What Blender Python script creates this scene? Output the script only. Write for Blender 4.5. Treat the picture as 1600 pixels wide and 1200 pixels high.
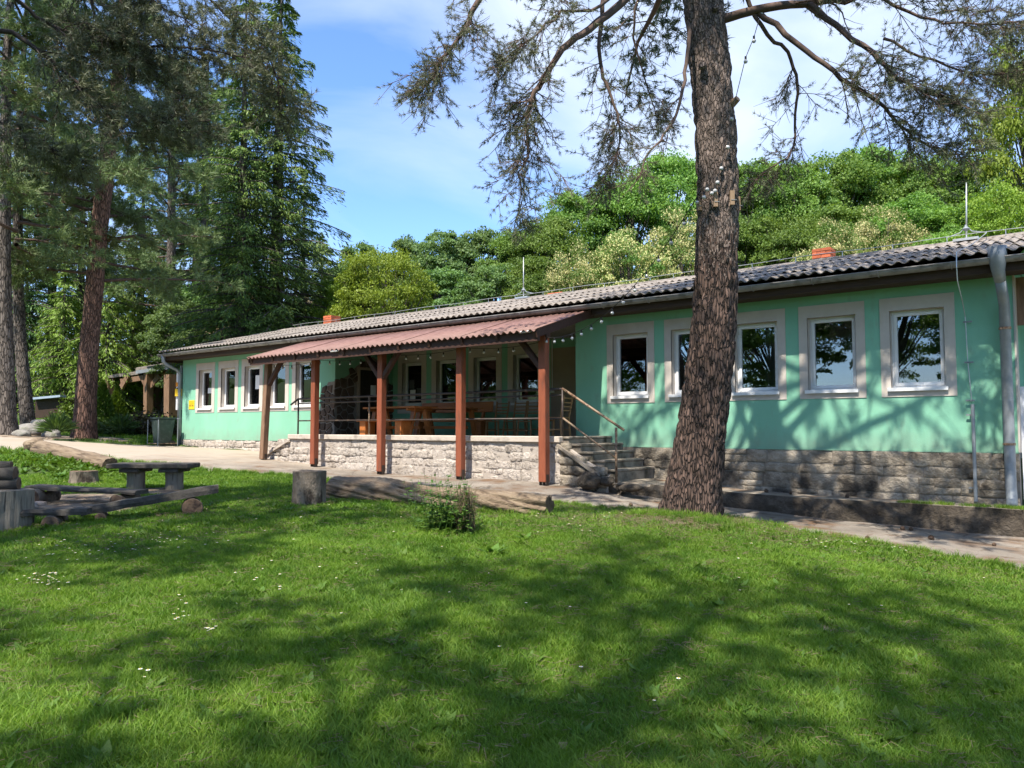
import bpy, bmesh, math, random
import numpy as np
from mathutils import Vector, Matrix, noise as mnoise

for _o in list(bpy.data.objects):
    bpy.data.objects.remove(_o, do_unlink=True)
S = bpy.context.scene
COL = S.collection
PI = math.pi
R = math.radians

# ------------------------------------------------------------------ camera, sky, sun
# The photographer's eye is the origin; +Y runs straight into the long facade, +X along it to the right.
HEAD, PITCH, FPX = R(38.0), math.atan(69 / 1200.0), 1200.0
cam_d = bpy.data.cameras.new('camera')
cam = bpy.data.objects.new('camera', cam_d)
COL.objects.link(cam)
cam.location = (0, 0, 0)
cam.rotation_euler = (PI / 2 + PITCH, 0, HEAD)
cam_d.sensor_width = 36.0
cam_d.lens = 36.0 * FPX / 1600.0
cam_d.clip_start = 0.05
cam_d.clip_end = 3000
S.camera = cam

SUN = Vector((-0.13, 1.0, -1.68)).normalized()        # the way sunlight travels
SUN_EL = math.asin(-SUN.z)
SUN_AZ = math.atan2(-SUN.x, -SUN.y)                    # compass azimuth of the sun, from +Y clockwise
sun_d = bpy.data.lights.new('sun', 'SUN')
sun_d.energy = 4.2
sun_d.angle = R(0.55)
sun_d.color = (1.0, 0.93, 0.82)
sun = bpy.data.objects.new('sun', sun_d)
COL.objects.link(sun)
sun.rotation_euler = SUN.to_track_quat('-Z', 'Y').to_euler()
sun.location = (0, 0, 30)

W = bpy.data.worlds.new('World')
S.world = W
W.use_nodes = True
wn, wl = W.node_tree.nodes, W.node_tree.links
bg = wn['Background']
sky = wn.new('ShaderNodeTexSky')
sky.sky_type = 'NISHITA'
sky.sun_disc = False
sky.sun_elevation = SUN_EL
sky.sun_rotation = SUN_AZ
sky.air_density = 1.0
sky.dust_density = 0.25
sky.ozone_density = 3.0
tc = wn.new('ShaderNodeTexCoord')
mp = wn.new('ShaderNodeMapping')
mp.inputs['Scale'].default_value = (1.0, 1.0, 2.6)
mp.inputs['Location'].default_value = (2.6, 3.9, 5.2)
mp.inputs['Rotation'].default_value = (0.2, 0.35, 0.9)
nz = wn.new('ShaderNodeTexNoise')
nz.inputs['Scale'].default_value = 1.5
nz.inputs['Detail'].default_value = 7
nz.inputs['Roughness'].default_value = 0.52
nz.inputs['Distortion'].default_value = 0.7
cr = wn.new('ShaderNodeValToRGB')
cr.color_ramp.elements[0].position = 0.39
cr.color_ramp.elements[0].color = (0, 0, 0, 1)
cr.color_ramp.elements[1].position = 0.76
cr.color_ramp.elements[1].color = (1, 1, 1, 1)
mx = wn.new('ShaderNodeMix')
mx.data_type = 'RGBA'
mx.inputs['B'].default_value = (3.9, 4.25, 4.7, 1)      # thin bright cloud
wl.new(tc.outputs['Generated'], mp.inputs['Vector'])
wl.new(mp.outputs['Vector'], nz.inputs['Vector'])
wl.new(nz.outputs['Fac'], cr.inputs['Fac'])
wl.new(cr.outputs['Color'], mx.inputs['Factor'])
tn = wn.new('ShaderNodeMix'); tn.data_type = 'RGBA'; tn.blend_type = 'MULTIPLY'; tn.inputs['Factor'].default_value = 1
tn.inputs['B'].default_value = (.72, .86, 1.06, 1)
wl.new(sky.outputs['Color'], tn.inputs['A'])
wl.new(tn.outputs['Result'], mx.inputs['A'])
wl.new(mx.outputs['Result'], bg.inputs['Color'])
bg.inputs['Strength'].default_value = 0.135

S.render.engine = 'CYCLES'
S.view_settings.view_transform = 'Standard'
S.view_settings.look = 'None'
S.view_settings.exposure = 1.18
S.view_settings.gamma = 1.0
S.view_settings.use_curve_mapping = False
S.cycles.max_bounces = 6
S.cycles.diffuse_bounces = 3
S.cycles.glossy_bounces = 4
S.cycles.transmission_bounces = 4
S.cycles.transparent_max_bounces = 12
S.cycles.use_denoising = True
S.cycles.caustics_reflective = False
S.cycles.caustics_refractive = False

# ------------------------------------------------------------------ helpers: rays of the photograph to places
_F = Vector((-math.sin(HEAD) * math.cos(PITCH), math.cos(HEAD) * math.cos(PITCH), math.sin(PITCH)))
_Rt = Vector((math.cos(HEAD), math.sin(HEAD), 0))
_Up = _Rt.cross(_F)
def ray(px, py):
    return _F + _Rt * ((px - 800) / FPX) - _Up * ((py - 600) / FPX)
def at(px, py, Y=None, z=None, t=None, X=None):
    d = ray(px, py)
    if Y is not None: k = Y / d.y
    elif z is not None: k = z / d.z
    elif X is not None: k = X / d.x
    else: k = t
    return d * k

# ------------------------------------------------------------------ helpers: objects
ORG = {}
def link(o):
    COL.objects.link(o)
    return o
def tag(o, label=None, cat=None, group=None, kind=None):
    if label: o['label'] = label
    if cat: o['category'] = cat
    if group: o['group'] = group
    if kind: o['kind'] = kind
    return o
def thing(name, loc, label, cat, group=None, rz=0.0):
    o = bpy.data.objects.new(name, None)
    o.empty_display_size = 0.2
    link(o)
    o.location = loc
    o.rotation_euler = (0, 0, rz)
    ORG[o] = Vector(loc)
    return tag(o, label, cat, group)
def np_mesh(name, V, faces, mats=(), smooth=False):
    """faces: list of (array (n,k), material index)"""
    me = bpy.data.meshes.new(name)
    V = np.asarray(V, dtype=np.float32).reshape(-1, 3)
    me.vertices.add(len(V))
    me.vertices.foreach_set('co', V.ravel())
    li, ls, mi, n = [], [], [], 0
    for F, m in faces:
        F = np.asarray(F, dtype=np.int32)
        if len(F) == 0: continue
        k = F.shape[1]
        li.append(F.ravel())
        ls.append(n + np.arange(len(F), dtype=np.int32) * k)
        mi.append(np.full(len(F), m, dtype=np.int32))
        n += F.size
    li = np.concatenate(li); ls = np.concatenate(ls); mi = np.concatenate(mi)
    me.loops.add(len(li)); me.loops.foreach_set('vertex_index', li)
    me.polygons.add(len(ls)); me.polygons.foreach_set('loop_start', ls)
    me.polygons.foreach_set('material_index', mi)
    if smooth: me.polygons.foreach_set('use_smooth', np.ones(len(ls), dtype=bool))
    me.update(calc_edges=True)
    me.validate()
    for m in mats: me.materials.append(m)
    return me
def new_obj(name, me, parent=None, loc=None):
    o = bpy.data.objects.new(name, me)
    link(o)
    if parent is not None:
        o.parent = parent
        ORG[o] = ORG.get(parent, Vector((0, 0, 0)))
    if loc is not None: o.location = loc
    return o

class MB:
    """collects shapes in world coordinates, builds one mesh object"""
    def __init__(s): s.v, s.f = [], []
    def add(s, vs, fs):
        n = len(s.v)
        s.v.extend([tuple(p) for p in vs])
        s.f.extend([tuple(i + n for i in f) for f in fs])
        return s
    def box(s, x0, x1, y0, y1, z0, z1):
        return s.add([(x0,y0,z0),(x1,y0,z0),(x1,y1,z0),(x0,y1,z0),(x0,y0,z1),(x1,y0,z1),(x1,y1,z1),(x0,y1,z1)],
                     [(0,3,2,1),(4,5,6,7),(0,1,5,4),(1,2,6,5),(2,3,7,6),(3,0,4,7)])
    def beam(s, a, b, w, h, up=(0, 0, 1), w1=None, h1=None):
        a, b = Vector(a), Vector(b)
        d = (b - a).normalized(); up = Vector(up)
        if abs(d.dot(up)) > 0.98: up = Vector((0, 1, 0))
        x = d.cross(up).normalized(); y = x.cross(d)
        w1 = w if w1 is None else w1; h1 = h if h1 is None else h1
        vs = [a - x*w/2 - y*h/2, a + x*w/2 - y*h/2, a + x*w/2 + y*h/2, a - x*w/2 + y*h/2,
              b - x*w1/2 - y*h1/2, b + x*w1/2 - y*h1/2, b + x*w1/2 + y*h1/2, b - x*w1/2 + y*h1/2]
        return s.add(vs, [(0,3,2,1),(4,5,6,7),(0,1,5,4),(1,2,6,5),(2,3,7,6),(3,0,4,7)])
    def tube(s, pts, rad, n=8, cap=True):
        pts = [Vector(p) for p in pts]
        if not hasattr(rad, '__len__'): rad = [rad] * len(pts)
        ref = None; rings = []; vs = []; fs = []
        for i, p in enumerate(pts):
            d = (pts[min(i+1, len(pts)-1)] - pts[max(i-1, 0)])
            d = d.normalized() if d.length > 1e-9 else Vector((0, 0, 1))
            if ref is None:
                ref = Vector((0, 0, 1)) if abs(d.z) < 0.9 else Vector((1, 0, 0))
            x = (ref - d * ref.dot(d)).normalized(); y = d.cross(x); ref = x
            for k in range(n):
                a = 2 * PI * k / n
                vs.append(p + (x * math.cos(a) + y * math.sin(a)) * rad[i])
        for i in range(len(pts) - 1):
            for k in range(n):
                a, b = i*n + k, i*n + (k+1) % n
                fs.append((a, b, b + n, a + n))
        if cap:
            fs.append(tuple(range(n - 1, -1, -1)))
            fs.append(tuple((len(pts)-1)*n + k for k in range(n)))
        return s.add(vs, fs)
    def lathe(s, c, prof, n=16):
        vs, fs = [], []
        for r, z in prof:
            for k in range(n):
                a = 2*PI*k/n
                vs.append((c[0] + r*math.cos(a), c[1] + r*math.sin(a), c[2] + z))
        m = len(prof)
        for i in range(m - 1):
            for k in range(n):
                a, b = i*n + k, i*n + (k+1) % n
                fs.append((a, b, b+n, a+n))
        fs.append(tuple(range(n-1, -1, -1))); fs.append(tuple((m-1)*n + k for k in range(n)))
        return s.add(vs, fs)
    def prism(s, poly, a, b):
        """poly: world points of one face, a: extrusion vector"""
        n = len(poly); a = Vector(a)
        vs = [Vector(p) for p in poly] + [Vector(p) + a for p in poly]
        fs = [tuple(range(n)), tuple(range(2*n-1, n-1, -1))]
        for i in range(n):
            j = (i+1) % n
            fs.append((i, i+n, j+n, j))
        return s.add(vs, fs)
    def build(s, name, mat, parent=None, smooth=False, bevel=0.0, label=None, fixn=True):
        me = bpy.data.meshes.new(name)
        o0 = ORG.get(parent, Vector((0, 0, 0))) if parent is not None else Vector((0, 0, 0))
        me.from_pydata([(p[0]-o0.x, p[1]-o0.y, p[2]-o0.z) for p in s.v], [], s.f)
        if fixn:
            bm = bmesh.new(); bm.from_mesh(me)
            bmesh.ops.recalc_face_normals(bm, faces=bm.faces)
            bm.to_mesh(me); bm.free()
        if mat is not None: me.materials.append(mat)
        if smooth:
            me.polygons.foreach_set('use_smooth', [True] * len(me.polygons))
        o = new_obj(name, me, parent)
        if bevel:
            m = o.modifiers.new('bevel', 'BEVEL'); m.width = bevel; m.segments = 1; m.limit_method = 'ANGLE'
        if label: o['label'] = label
        return o

# ------------------------------------------------------------------ helpers: materials
def lin(r, g, b):
    f = lambda c: c / 12.92 if c <= 0.04045 else ((c + 0.055) / 1.055) ** 2.4
    return (f(r / 255), f(g / 255), f(b / 255))
def mat(name, cols, rough=0.8, scale=6.0, detail=6, bump=0.0, bscale=None, stretch=(1, 1, 1), metal=0.0, spec=0.4,
        pos=None, layer2=None, island=0.0, coord='Object', bdist=0.02, objvar=0.0):
    """procedural: colour ramp over noise, optional second layer (colour, scale, lo, hi), bump"""
    m = bpy.data.materials.new(name); m.use_nodes = True
    N, L = m.node_tree.nodes, m.node_tree.links
    p = N['Principled BSDF']
    p.inputs['Roughness'].default_value = rough
    p.inputs['Metallic'].default_value = metal
    p.inputs['Specular IOR Level'].default_value = spec
    t = N.new('ShaderNodeTexCoord'); mpn = N.new('ShaderNodeMapping')
    mpn.inputs['Scale'].default_value = stretch
    if coord == 'World':
        gg = N.new('ShaderNodeNewGeometry'); L.new(gg.outputs['Position'], mpn.inputs['Vector'])
    else:
        L.new(t.outputs[coord], mpn.inputs['Vector'])
    vec = mpn.outputs['Vector']
    n1 = N.new('ShaderNodeTexNoise'); n1.inputs['Scale'].default_value = scale; n1.inputs['Detail'].default_value = detail
    n1.inputs['Roughness'].default_value = 0.6
    L.new(vec, n1.inputs['Vector'])
    r = N.new('ShaderNodeValToRGB'); el = r.color_ramp.elements
    k = len(cols)
    while len(el) < k: el.new(0.5)
    ps = pos or [0.28 + 0.44 * i / max(1, k - 1) for i in range(k)]
    for i, c in enumerate(cols):
        el[i].position = ps[i]; el[i].color = (*c, 1)
    L.new(n1.outputs['Fac'], r.inputs['Fac'])
    out = r.outputs['Color']
    if layer2:
        for c2, s2, lo, hi in (layer2 if isinstance(layer2, list) else [layer2]):
            n2 = N.new('ShaderNodeTexNoise'); n2.inputs['Scale'].default_value = s2; n2.inputs['Detail'].default_value = 5
            L.new(vec, n2.inputs['Vector'])
            mr = N.new('ShaderNodeMapRange'); mr.inputs['From Min'].default_value = lo; mr.inputs['From Max'].default_value = hi
            L.new(n2.outputs['Fac'], mr.inputs['Value'])
            mxn = N.new('ShaderNodeMix'); mxn.data_type = 'RGBA'
            L.new(mr.outputs['Result'], mxn.inputs['Factor']); L.new(out, mxn.inputs['A']); mxn.inputs['B'].default_value = (*c2, 1)
            out = mxn.outputs['Result']
    if island or objvar:
        hs = N.new('ShaderNodeHueSaturation')
        src = None
        if island:
            g = N.new('ShaderNodeNewGeometry'); src = g.outputs['Random Per Island']; amt = island
        else:
            g = N.new('ShaderNodeObjectInfo'); src = g.outputs['Random']; amt = objvar
        mr = N.new('ShaderNodeMapRange'); mr.inputs['To Min'].default_value = 1 - amt; mr.inputs['To Max'].default_value = 1 + amt
        L.new(src, mr.inputs['Value']); L.new(mr.outputs['Result'], hs.inputs['Value']); L.new(out, hs.inputs['Color'])
        out = hs.outputs['Color']
    L.new(out, p.inputs['Base Color'])
    if bump:
        n3 = N.new('ShaderNodeTexNoise'); n3.inputs['Scale'].default_value = bscale or scale * 6; n3.inputs['Detail'].default_value = 8
        n3.inputs['Roughness'].default_value = 0.65
        L.new(vec, n3.inputs['Vector'])
        b = N.new('ShaderNodeBump'); b.inputs['Strength'].default_value = bump; b.inputs['Distance'].default_value = bdist
        L.new(n3.outputs['Fac'], b.inputs['Height']); L.new(b.outputs['Normal'], p.inputs['Normal'])
    return m
def leaf_mat(name, c1, c2, trans=0.35, rough=0.55, var=0.35, scale=0.6, spec=0.3, tint=(1.25, 1.25, 0.55), world=False):
    """thin leaves: diffuse + light shining through, each leaf (mesh island) its own brightness"""
    m = bpy.data.materials.new(name); m.use_nodes = True
    N, L = m.node_tree.nodes, m.node_tree.links
    p = N['Principled BSDF']; out = N['Material Output']
    p.inputs['Roughness'].default_value = rough; p.inputs['Specular IOR Level'].default_value = spec
    t = N.new('ShaderNodeTexCoord')
    n1 = N.new('ShaderNodeTexNoise'); n1.inputs['Scale'].default_value = scale; n1.inputs['Detail'].default_value = 4
    g = N.new('ShaderNodeNewGeometry')
    L.new(g.outputs['Position'] if world else t.outputs['Object'], n1.inputs['Vector'])
    ad = N.new('ShaderNodeMath'); ad.operation = 'MULTIPLY_ADD'; ad.inputs[1].default_value = 0.6; ad.inputs[2].default_value = -0.3
    L.new(g.outputs['Random Per Island'], ad.inputs[0])
    a2 = N.new('ShaderNodeMath'); a2.operation = 'MULTIPLY_ADD'; a2.inputs[1].default_value = 1.6; a2.inputs[2].default_value = -0.3
    L.new(n1.outputs['Fac'], a2.inputs[0])
    a3 = N.new('ShaderNodeMath'); a3.operation = 'ADD'; a3.use_clamp = True
    L.new(ad.outputs[0], a3.inputs[0]); L.new(a2.outputs[0], a3.inputs[1])
    mxn = N.new('ShaderNodeMix'); mxn.data_type = 'RGBA'
    mxn.inputs['A'].default_value = (*c1, 1); mxn.inputs['B'].default_value = (*c2, 1)
    L.new(a3.outputs[0], mxn.inputs['Factor'])
    hs = N.new('ShaderNodeHueSaturation')
    oi = N.new('ShaderNodeObjectInfo')
    mr = N.new('ShaderNodeMapRange'); mr.inputs['To Min'].default_value = 1 - var; mr.inputs['To Max'].default_value = 1 + var
    L.new(oi.outputs['Random'], mr.inputs['Value']); L.new(mr.outputs['Result'], hs.inputs['Value'])
    mh = N.new('ShaderNodeMapRange'); mh.inputs['To Min'].default_value = 0.485; mh.inputs['To Max'].default_value = 0.512
    L.new(oi.outputs['Random'], mh.inputs['Value']); L.new(mh.outputs['Result'], hs.inputs['Hue'])
    L.new(mxn.outputs['Result'], hs.inputs['Color'])
    L.new(hs.outputs['Color'], p.inputs['Base Color'])
    tr = N.new('ShaderNodeBsdfTranslucent')
    ml = N.new('ShaderNodeMix'); ml.data_type = 'RGBA'; ml.blend_type = 'MULTIPLY'; ml.inputs['Factor'].default_value = 1
    L.new(hs.outputs['Color'], ml.inputs['A']); ml.inputs['B'].default_value = (*tint, 1)
    L.new(ml.outputs['Result'], tr.inputs['Color'])
    ms = N.new('ShaderNodeMixShader'); ms.inputs['Fac'].default_value = trans
    L.new(p.outputs['BSDF'], ms.inputs[1]); L.new(tr.outputs['BSDF'], ms.inputs[2])
    L.new(ms.outputs['Shader'], out.inputs['Surface'])
    return m

M = {}
M['green'] = mat('mint_render', [(.195, .455, .315), (.242, .52, .37)], 0.92, 1.6, bump=0.3, bscale=70, bdist=0.012, stretch=(1, 1, .4),
                 layer2=[((.19, .44, .30), 0.9, 0.52, 0.80), ((.22, .40, .29), 7, .60, .80), ((.25, .33, .25), 3.2, .66, .80)], coord='World')
def splash(m, z0, z1, col, amount):
    """rain-splash dirt above the ground: ragged stain between heights z0 and z1"""
    N, L = m.node_tree.nodes, m.node_tree.links; p = N['Principled BSDF']; src = p.inputs['Base Color'].links[0].from_socket
    g = N.new('ShaderNodeNewGeometry'); sp = N.new('ShaderNodeSeparateXYZ'); L.new(g.outputs['Position'], sp.inputs[0])
    n = N.new('ShaderNodeTexNoise'); n.inputs['Scale'].default_value = 3.5; n.inputs['Detail'].default_value = 7; L.new(g.outputs['Position'], n.inputs['Vector'])
    a = N.new('ShaderNodeMath'); a.operation = 'MULTIPLY_ADD'; a.inputs[1].default_value = -.55; L.new(n.outputs['Fac'], a.inputs[0]); L.new(sp.outputs['Z'], a.inputs[2])
    r = N.new('ShaderNodeMapRange'); r.inputs['From Min'].default_value = z0 - .3; r.inputs['From Max'].default_value = z1 - .3; r.inputs['To Min'].default_value = amount; r.inputs['To Max'].default_value = 0
    L.new(a.outputs[0], r.inputs['Value'])
    x = N.new('ShaderNodeMix'); x.data_type = 'RGBA'; x.inputs['B'].default_value = (*col, 1); L.new(r.outputs['Result'], x.inputs['Factor']); L.new(src, x.inputs['A']); L.new(x.outputs['Result'], p.inputs['Base Color'])
splash(M['green'], -.38, .06, (.22, .30, .22), .55)
M['beige'] = mat('beige_render', [(.47, .42, .37), (.57, .515, .46)], 0.9, 3.0, bump=0.25, bscale=90, bdist=0.01)
M['taupe'] = mat('taupe_render', [(.30, .235, .18), (.36, .29, .22)], 0.9, 2.0, bump=0.2, bscale=80, bdist=0.01)
M['white'] = mat('white_plastic', [(.72, .73, .74), (.8, .8, .8)], 0.35, 3.0)
M['white_render'] = mat('white_render', [(.6, .62, .66), (.75, .76, .78)], 0.9, 3.0, bump=.2, bscale=60)
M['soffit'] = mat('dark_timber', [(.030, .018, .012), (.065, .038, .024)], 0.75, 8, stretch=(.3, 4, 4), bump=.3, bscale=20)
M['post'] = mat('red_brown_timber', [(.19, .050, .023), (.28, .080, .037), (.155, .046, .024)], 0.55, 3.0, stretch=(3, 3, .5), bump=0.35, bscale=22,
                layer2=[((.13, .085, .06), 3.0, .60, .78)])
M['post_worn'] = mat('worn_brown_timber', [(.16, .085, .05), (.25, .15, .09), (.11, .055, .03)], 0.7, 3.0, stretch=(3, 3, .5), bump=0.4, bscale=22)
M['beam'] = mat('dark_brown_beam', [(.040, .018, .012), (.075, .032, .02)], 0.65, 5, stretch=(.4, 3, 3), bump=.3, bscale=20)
M['roof'] = mat('weathered_cement_sheet', [(.135, .115, .10), (.26, .228, .20), (.34, .305, .27)], 0.95, 7, bump=.5, bscale=60, bdist=.01,
                layer2=[((.075, .062, .05), 16, .54, .70), ((.33, .28, .20), 4, .60, .8)], objvar=.14)
M['canopy'] = mat('red_brown_sheet', [(.165, .088, .072), (.25, .14, .117)], 0.65, 5, bump=.25, bscale=40, bdist=.01,
                  layer2=[((.20, .10, .085), 9, .58, .78)], objvar=.07)
M['zinc'] = mat('galvanised_steel', [(.21, .235, .255), (.31, .335, .355)], 0.6, 5, metal=0.3, bump=.1, bscale=20, layer2=[((.20, .20, .20), 4, .55, .8)])
M['zinc_dark'] = mat('dull_gutter_steel', [(.20, .19, .18), (.33, .32, .31)], 0.6, 4, metal=0.35, layer2=[((.11, .095, .085), 7, .52, .75)])
M['steel'] = mat('lightning_steel', [(.45, .47, .48), (.58, .6, .6)], 0.4, 8, metal=0.6)
M['rail_dark'] = mat('dark_painted_steel', [(.030, .022, .019), (.055, .040, .033)], 0.5, 9, layer2=[((.16, .105, .07), 9, .60, .7)])
M['rail_rust'] = mat('worn_rusty_paint', [(.30, .235, .165), (.20, .12, .07)], 0.6, 14, layer2=[((.10, .045, .025), 20, .5, .62)])
M['stone'] = mat('rough_limestone', [(.31, .26, .215), (.475, .415, .355), (.55, .49, .43)], 0.95, 5, bump=1.0, bscale=17, bdist=.06,
                 layer2=[((.17, .145, .125), 12, .56, .70)], objvar=.10, coord='World')
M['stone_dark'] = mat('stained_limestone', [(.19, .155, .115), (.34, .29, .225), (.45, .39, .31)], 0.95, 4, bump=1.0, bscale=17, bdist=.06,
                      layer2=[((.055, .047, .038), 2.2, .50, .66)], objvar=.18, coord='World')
M['mortar'] = mat('grey_mortar', [(.20, .175, .15), (.31, .28, .24)], 0.95, 9, bump=.7, bscale=50)
M['concrete'] = mat('worn_concrete', [(.45, .385, .32), (.57, .50, .425)], 0.92, 4, bump=.4, bscale=50, layer2=[((.20, .17, .14), 5, .55, .8)])
M['step'] = mat('stained_concrete', [(.12, .10, .08), (.27, .23, .185), (.36, .315, .26)], 0.95, 3.5, bump=.5, bscale=40, layer2=[((.055, .050, .035), 4, .50, .72)])
M['clad'] = mat('brown_cladding_stone', [(.055, .036, .026), (.11, .075, .055)], 0.8, 5, bump=.6, bscale=30, objvar=.3)
M['clad_joint'] = mat('pale_joint', [(.20, .18, .155), (.28, .25, .22)], 0.95, 8)
M['door'] = mat('dark_brown_door', [(.018, .012, .009), (.035, .022, .016)], 0.5, 4, stretch=(4, 4, .5))
M['brick'] = mat('orange_brick', [(.42, .10, .045), (.60, .17, .075)], 0.9, 8, bump=.4, bscale=50, objvar=.3)
M['brick_mortar'] = mat('brick_mortar', [(.30, .23, .18), (.40, .32, .26)], 0.95, 9)
M['orange_wood'] = mat('orange_varnished_pine', [(.33, .105, .024), (.47, .165, .045)], 0.4, 4, stretch=(.5, 5, 5), bump=.15, bscale=20)
M['chair_wood'] = mat('honey_wood', [(.30, .155, .062), (.40, .22, .095)], 0.45, 5, stretch=(3, 3, .5))
M['interior'] = mat('room_paint', [(.30, .28, .26), (.36, .34, .32)], 0.9, 2)
M['curtain'] = mat('net_curtain', [(.62, .62, .60), (.75, .75, .73)], 0.9, 3)
M['curtain_dark'] = mat('grey_curtain', [(.17, .19, .20), (.25, .27, .28)], 0.9, 3)
M['paper'] = mat('paper', [(.72, .72, .72), (.8, .8, .8)], 0.8, 3)
M['yellow'] = mat('yellow_plate', [(.80, .50, .015), (.86, .56, .03)], 0.45, 3)
M['orange_plate'] = mat('orange_plate', [(.78, .26, .015), (.84, .32, .03)], 0.45, 3)
M['print'] = mat('dark_print', [(.05, .035, .02), (.07, .05, .03)], 0.6, 3)
M['bin'] = mat('dark_green_plastic', [(.020, .034, .030), (.040, .062, .055)], 0.45, 4, layer2=[((.09, .10, .095), 8, .55, .8)])
def bark_mat(name, dark, mid, light, scale=24.0, zs=.30, warm=None):
    """plated bark: stretched cells, dark fissures between them"""
    m = mat(name, [mid, light], 0.95, 7, stretch=(1, 1, .35))
    N, L = m.node_tree.nodes, m.node_tree.links; p = N['Principled BSDF']; src = p.inputs['Base Color'].links[0].from_socket
    t = N.new('ShaderNodeTexCoord'); mp_ = N.new('ShaderNodeMapping'); mp_.inputs['Scale'].default_value = (1, 1, zs); L.new(t.outputs['Object'], mp_.inputs['Vector'])
    n = N.new('ShaderNodeTexNoise'); n.inputs['Scale'].default_value = 9; n.inputs['Detail'].default_value = 5; L.new(mp_.outputs['Vector'], n.inputs['Vector'])
    sc = N.new('ShaderNodeVectorMath'); sc.operation = 'MULTIPLY_ADD'; sc.inputs[1].default_value = (.09, .09, .09)
    L.new(n.outputs['Color'], sc.inputs[0]); L.new(mp_.outputs['Vector'], sc.inputs[2])
    v = N.new('ShaderNodeTexVoronoi'); v.feature = 'DISTANCE_TO_EDGE'; v.inputs['Scale'].default_value = scale; L.new(sc.outputs[0], v.inputs['Vector'])
    v2 = N.new('ShaderNodeTexVoronoi'); v2.inputs['Scale'].default_value = scale; L.new(sc.outputs[0], v2.inputs['Vector'])
    r = N.new('ShaderNodeMapRange'); r.inputs['From Min'].default_value = .02; r.inputs['From Max'].default_value = .15; L.new(v.outputs['Distance'], r.inputs['Value'])
    hs = N.new('ShaderNodeHueSaturation'); sp = N.new('ShaderNodeSeparateColor'); L.new(v2.outputs['Color'], sp.inputs[0])
    mr = N.new('ShaderNodeMapRange'); mr.inputs['To Min'].default_value = .72; mr.inputs['To Max'].default_value = 1.25; L.new(sp.outputs[0], mr.inputs['Value']); L.new(mr.outputs['Result'], hs.inputs['Value']); L.new(src, hs.inputs['Color'])
    x = N.new('ShaderNodeMix'); x.data_type = 'RGBA'; x.inputs['A'].default_value = (*dark, 1); L.new(r.outputs['Result'], x.inputs['Factor']); L.new(hs.outputs['Color'], x.inputs['B'])
    L.new(x.outputs['Result'], p.inputs['Base Color'])
    ad = N.new('ShaderNodeMath'); ad.operation = 'MULTIPLY_ADD'; ad.inputs[1].default_value = .35; L.new(n.outputs['Fac'], ad.inputs[0]); L.new(r.outputs['Result'], ad.inputs[2])
    b = N.new('ShaderNodeBump'); b.inputs['Strength'].default_value = 1.0; b.inputs['Distance'].default_value = .03; L.new(ad.outputs[0], b.inputs['Height']); L.new(b.outputs['Normal'], p.inputs['Normal'])
    return m
M['bark'] = bark_mat('pine_bark', (.022, .014, .011), (.080, .049, .037), (.145, .095, .074), 30, .18)
M['bark_up'] = bark_mat('upper_pine_bark', (.105, .078, .064), (.165, .125, .105), (.25, .195, .165), 34, .35)
M['bark_left'] = bark_mat('red_pine_bark', (.060, .034, .025), (.15, .080, .058), (.25, .145, .105), 17, .22)
M['bark_grey'] = bark_mat('grey_pine_bark', (.050, .040, .034), (.12, .098, .084), (.22, .185, .160), 17, .22)
M['branch'] = mat('branch_bark', [(.075, .050, .040), (.15, .10, .078)], 0.95, 12)
M['dark_branch'] = mat('dark_branch_bark', [(.035, .026, .022), (.075, .056, .045)], 0.95, 12)
M['log'] = mat('weathered_log', [(.10, .068, .043), (.225, .165, .108), (.32, .25, .17)], 0.9, 4, stretch=(.35, 3.0, 3.0), bump=.9, bscale=18, bdist=.04,
               layer2=[((.065, .042, .028), 5, .55, .70)])
M['log_dark'] = mat('dark_old_timber', [(.032, .028, .024), (.085, .075, .064)], 0.85, 5, stretch=(.5, 4, 4), bump=.6, bscale=20, layer2=[((.11, .12, .075), 4, .60, .8)])
M['log_end'] = mat('log_end_grain', [(.09, .055, .034), (.19, .125, .08)], 0.9, 8, bump=.6, bscale=26, layer2=[((.04, .025, .018), 9, .52, .65)])
M['stump'] = mat('stump_bark', [(.085, .065, .048), (.185, .15, .115), (.25, .21, .165)], 0.95, 6, stretch=(1, 1, .4), bump=1.0, bscale=20, bdist=.05,
                 layer2=[((.04, .030, .022), 7, .55, .68)])
M['grey_timber'] = mat('silver_grey_timber', [(.15, .128, .10), (.28, .245, .195)], 0.9, 6, stretch=(4, 4, .4), bump=.8, bscale=16, layer2=[((.06, .05, .04), 6, .56, .68)])
M['rock'] = mat('grey_rock', [(.16, .15, .135), (.34, .32, .29)], 0.95, 4, bump=.9, bscale=14, bdist=.05, layer2=[((.09, .10, .05), 4, .55, .75)])
M['cone'] = mat('pine_cone', [(.05, .03, .02), (.11, .07, .045)], 0.9, 20)
M['bulb'] = mat('bulb_plastic', [(.45, .45, .45), (.55, .55, .55)], 0.15, 3, spec=.6)
M['black'] = mat('black_cable', [(.012, .012, .012), (.02, .02, .02)], 0.6, 3)
M['plank'] = mat('raw_plank', [(.22, .145, .085), (.32, .22, .14)], 0.8, 5, stretch=(3, 3, .5))
M['shed_blue'] = mat('pale_blue_sheet', [(.30, .38, .48), (.42, .5, .6)], 0.5, 3)

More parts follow.
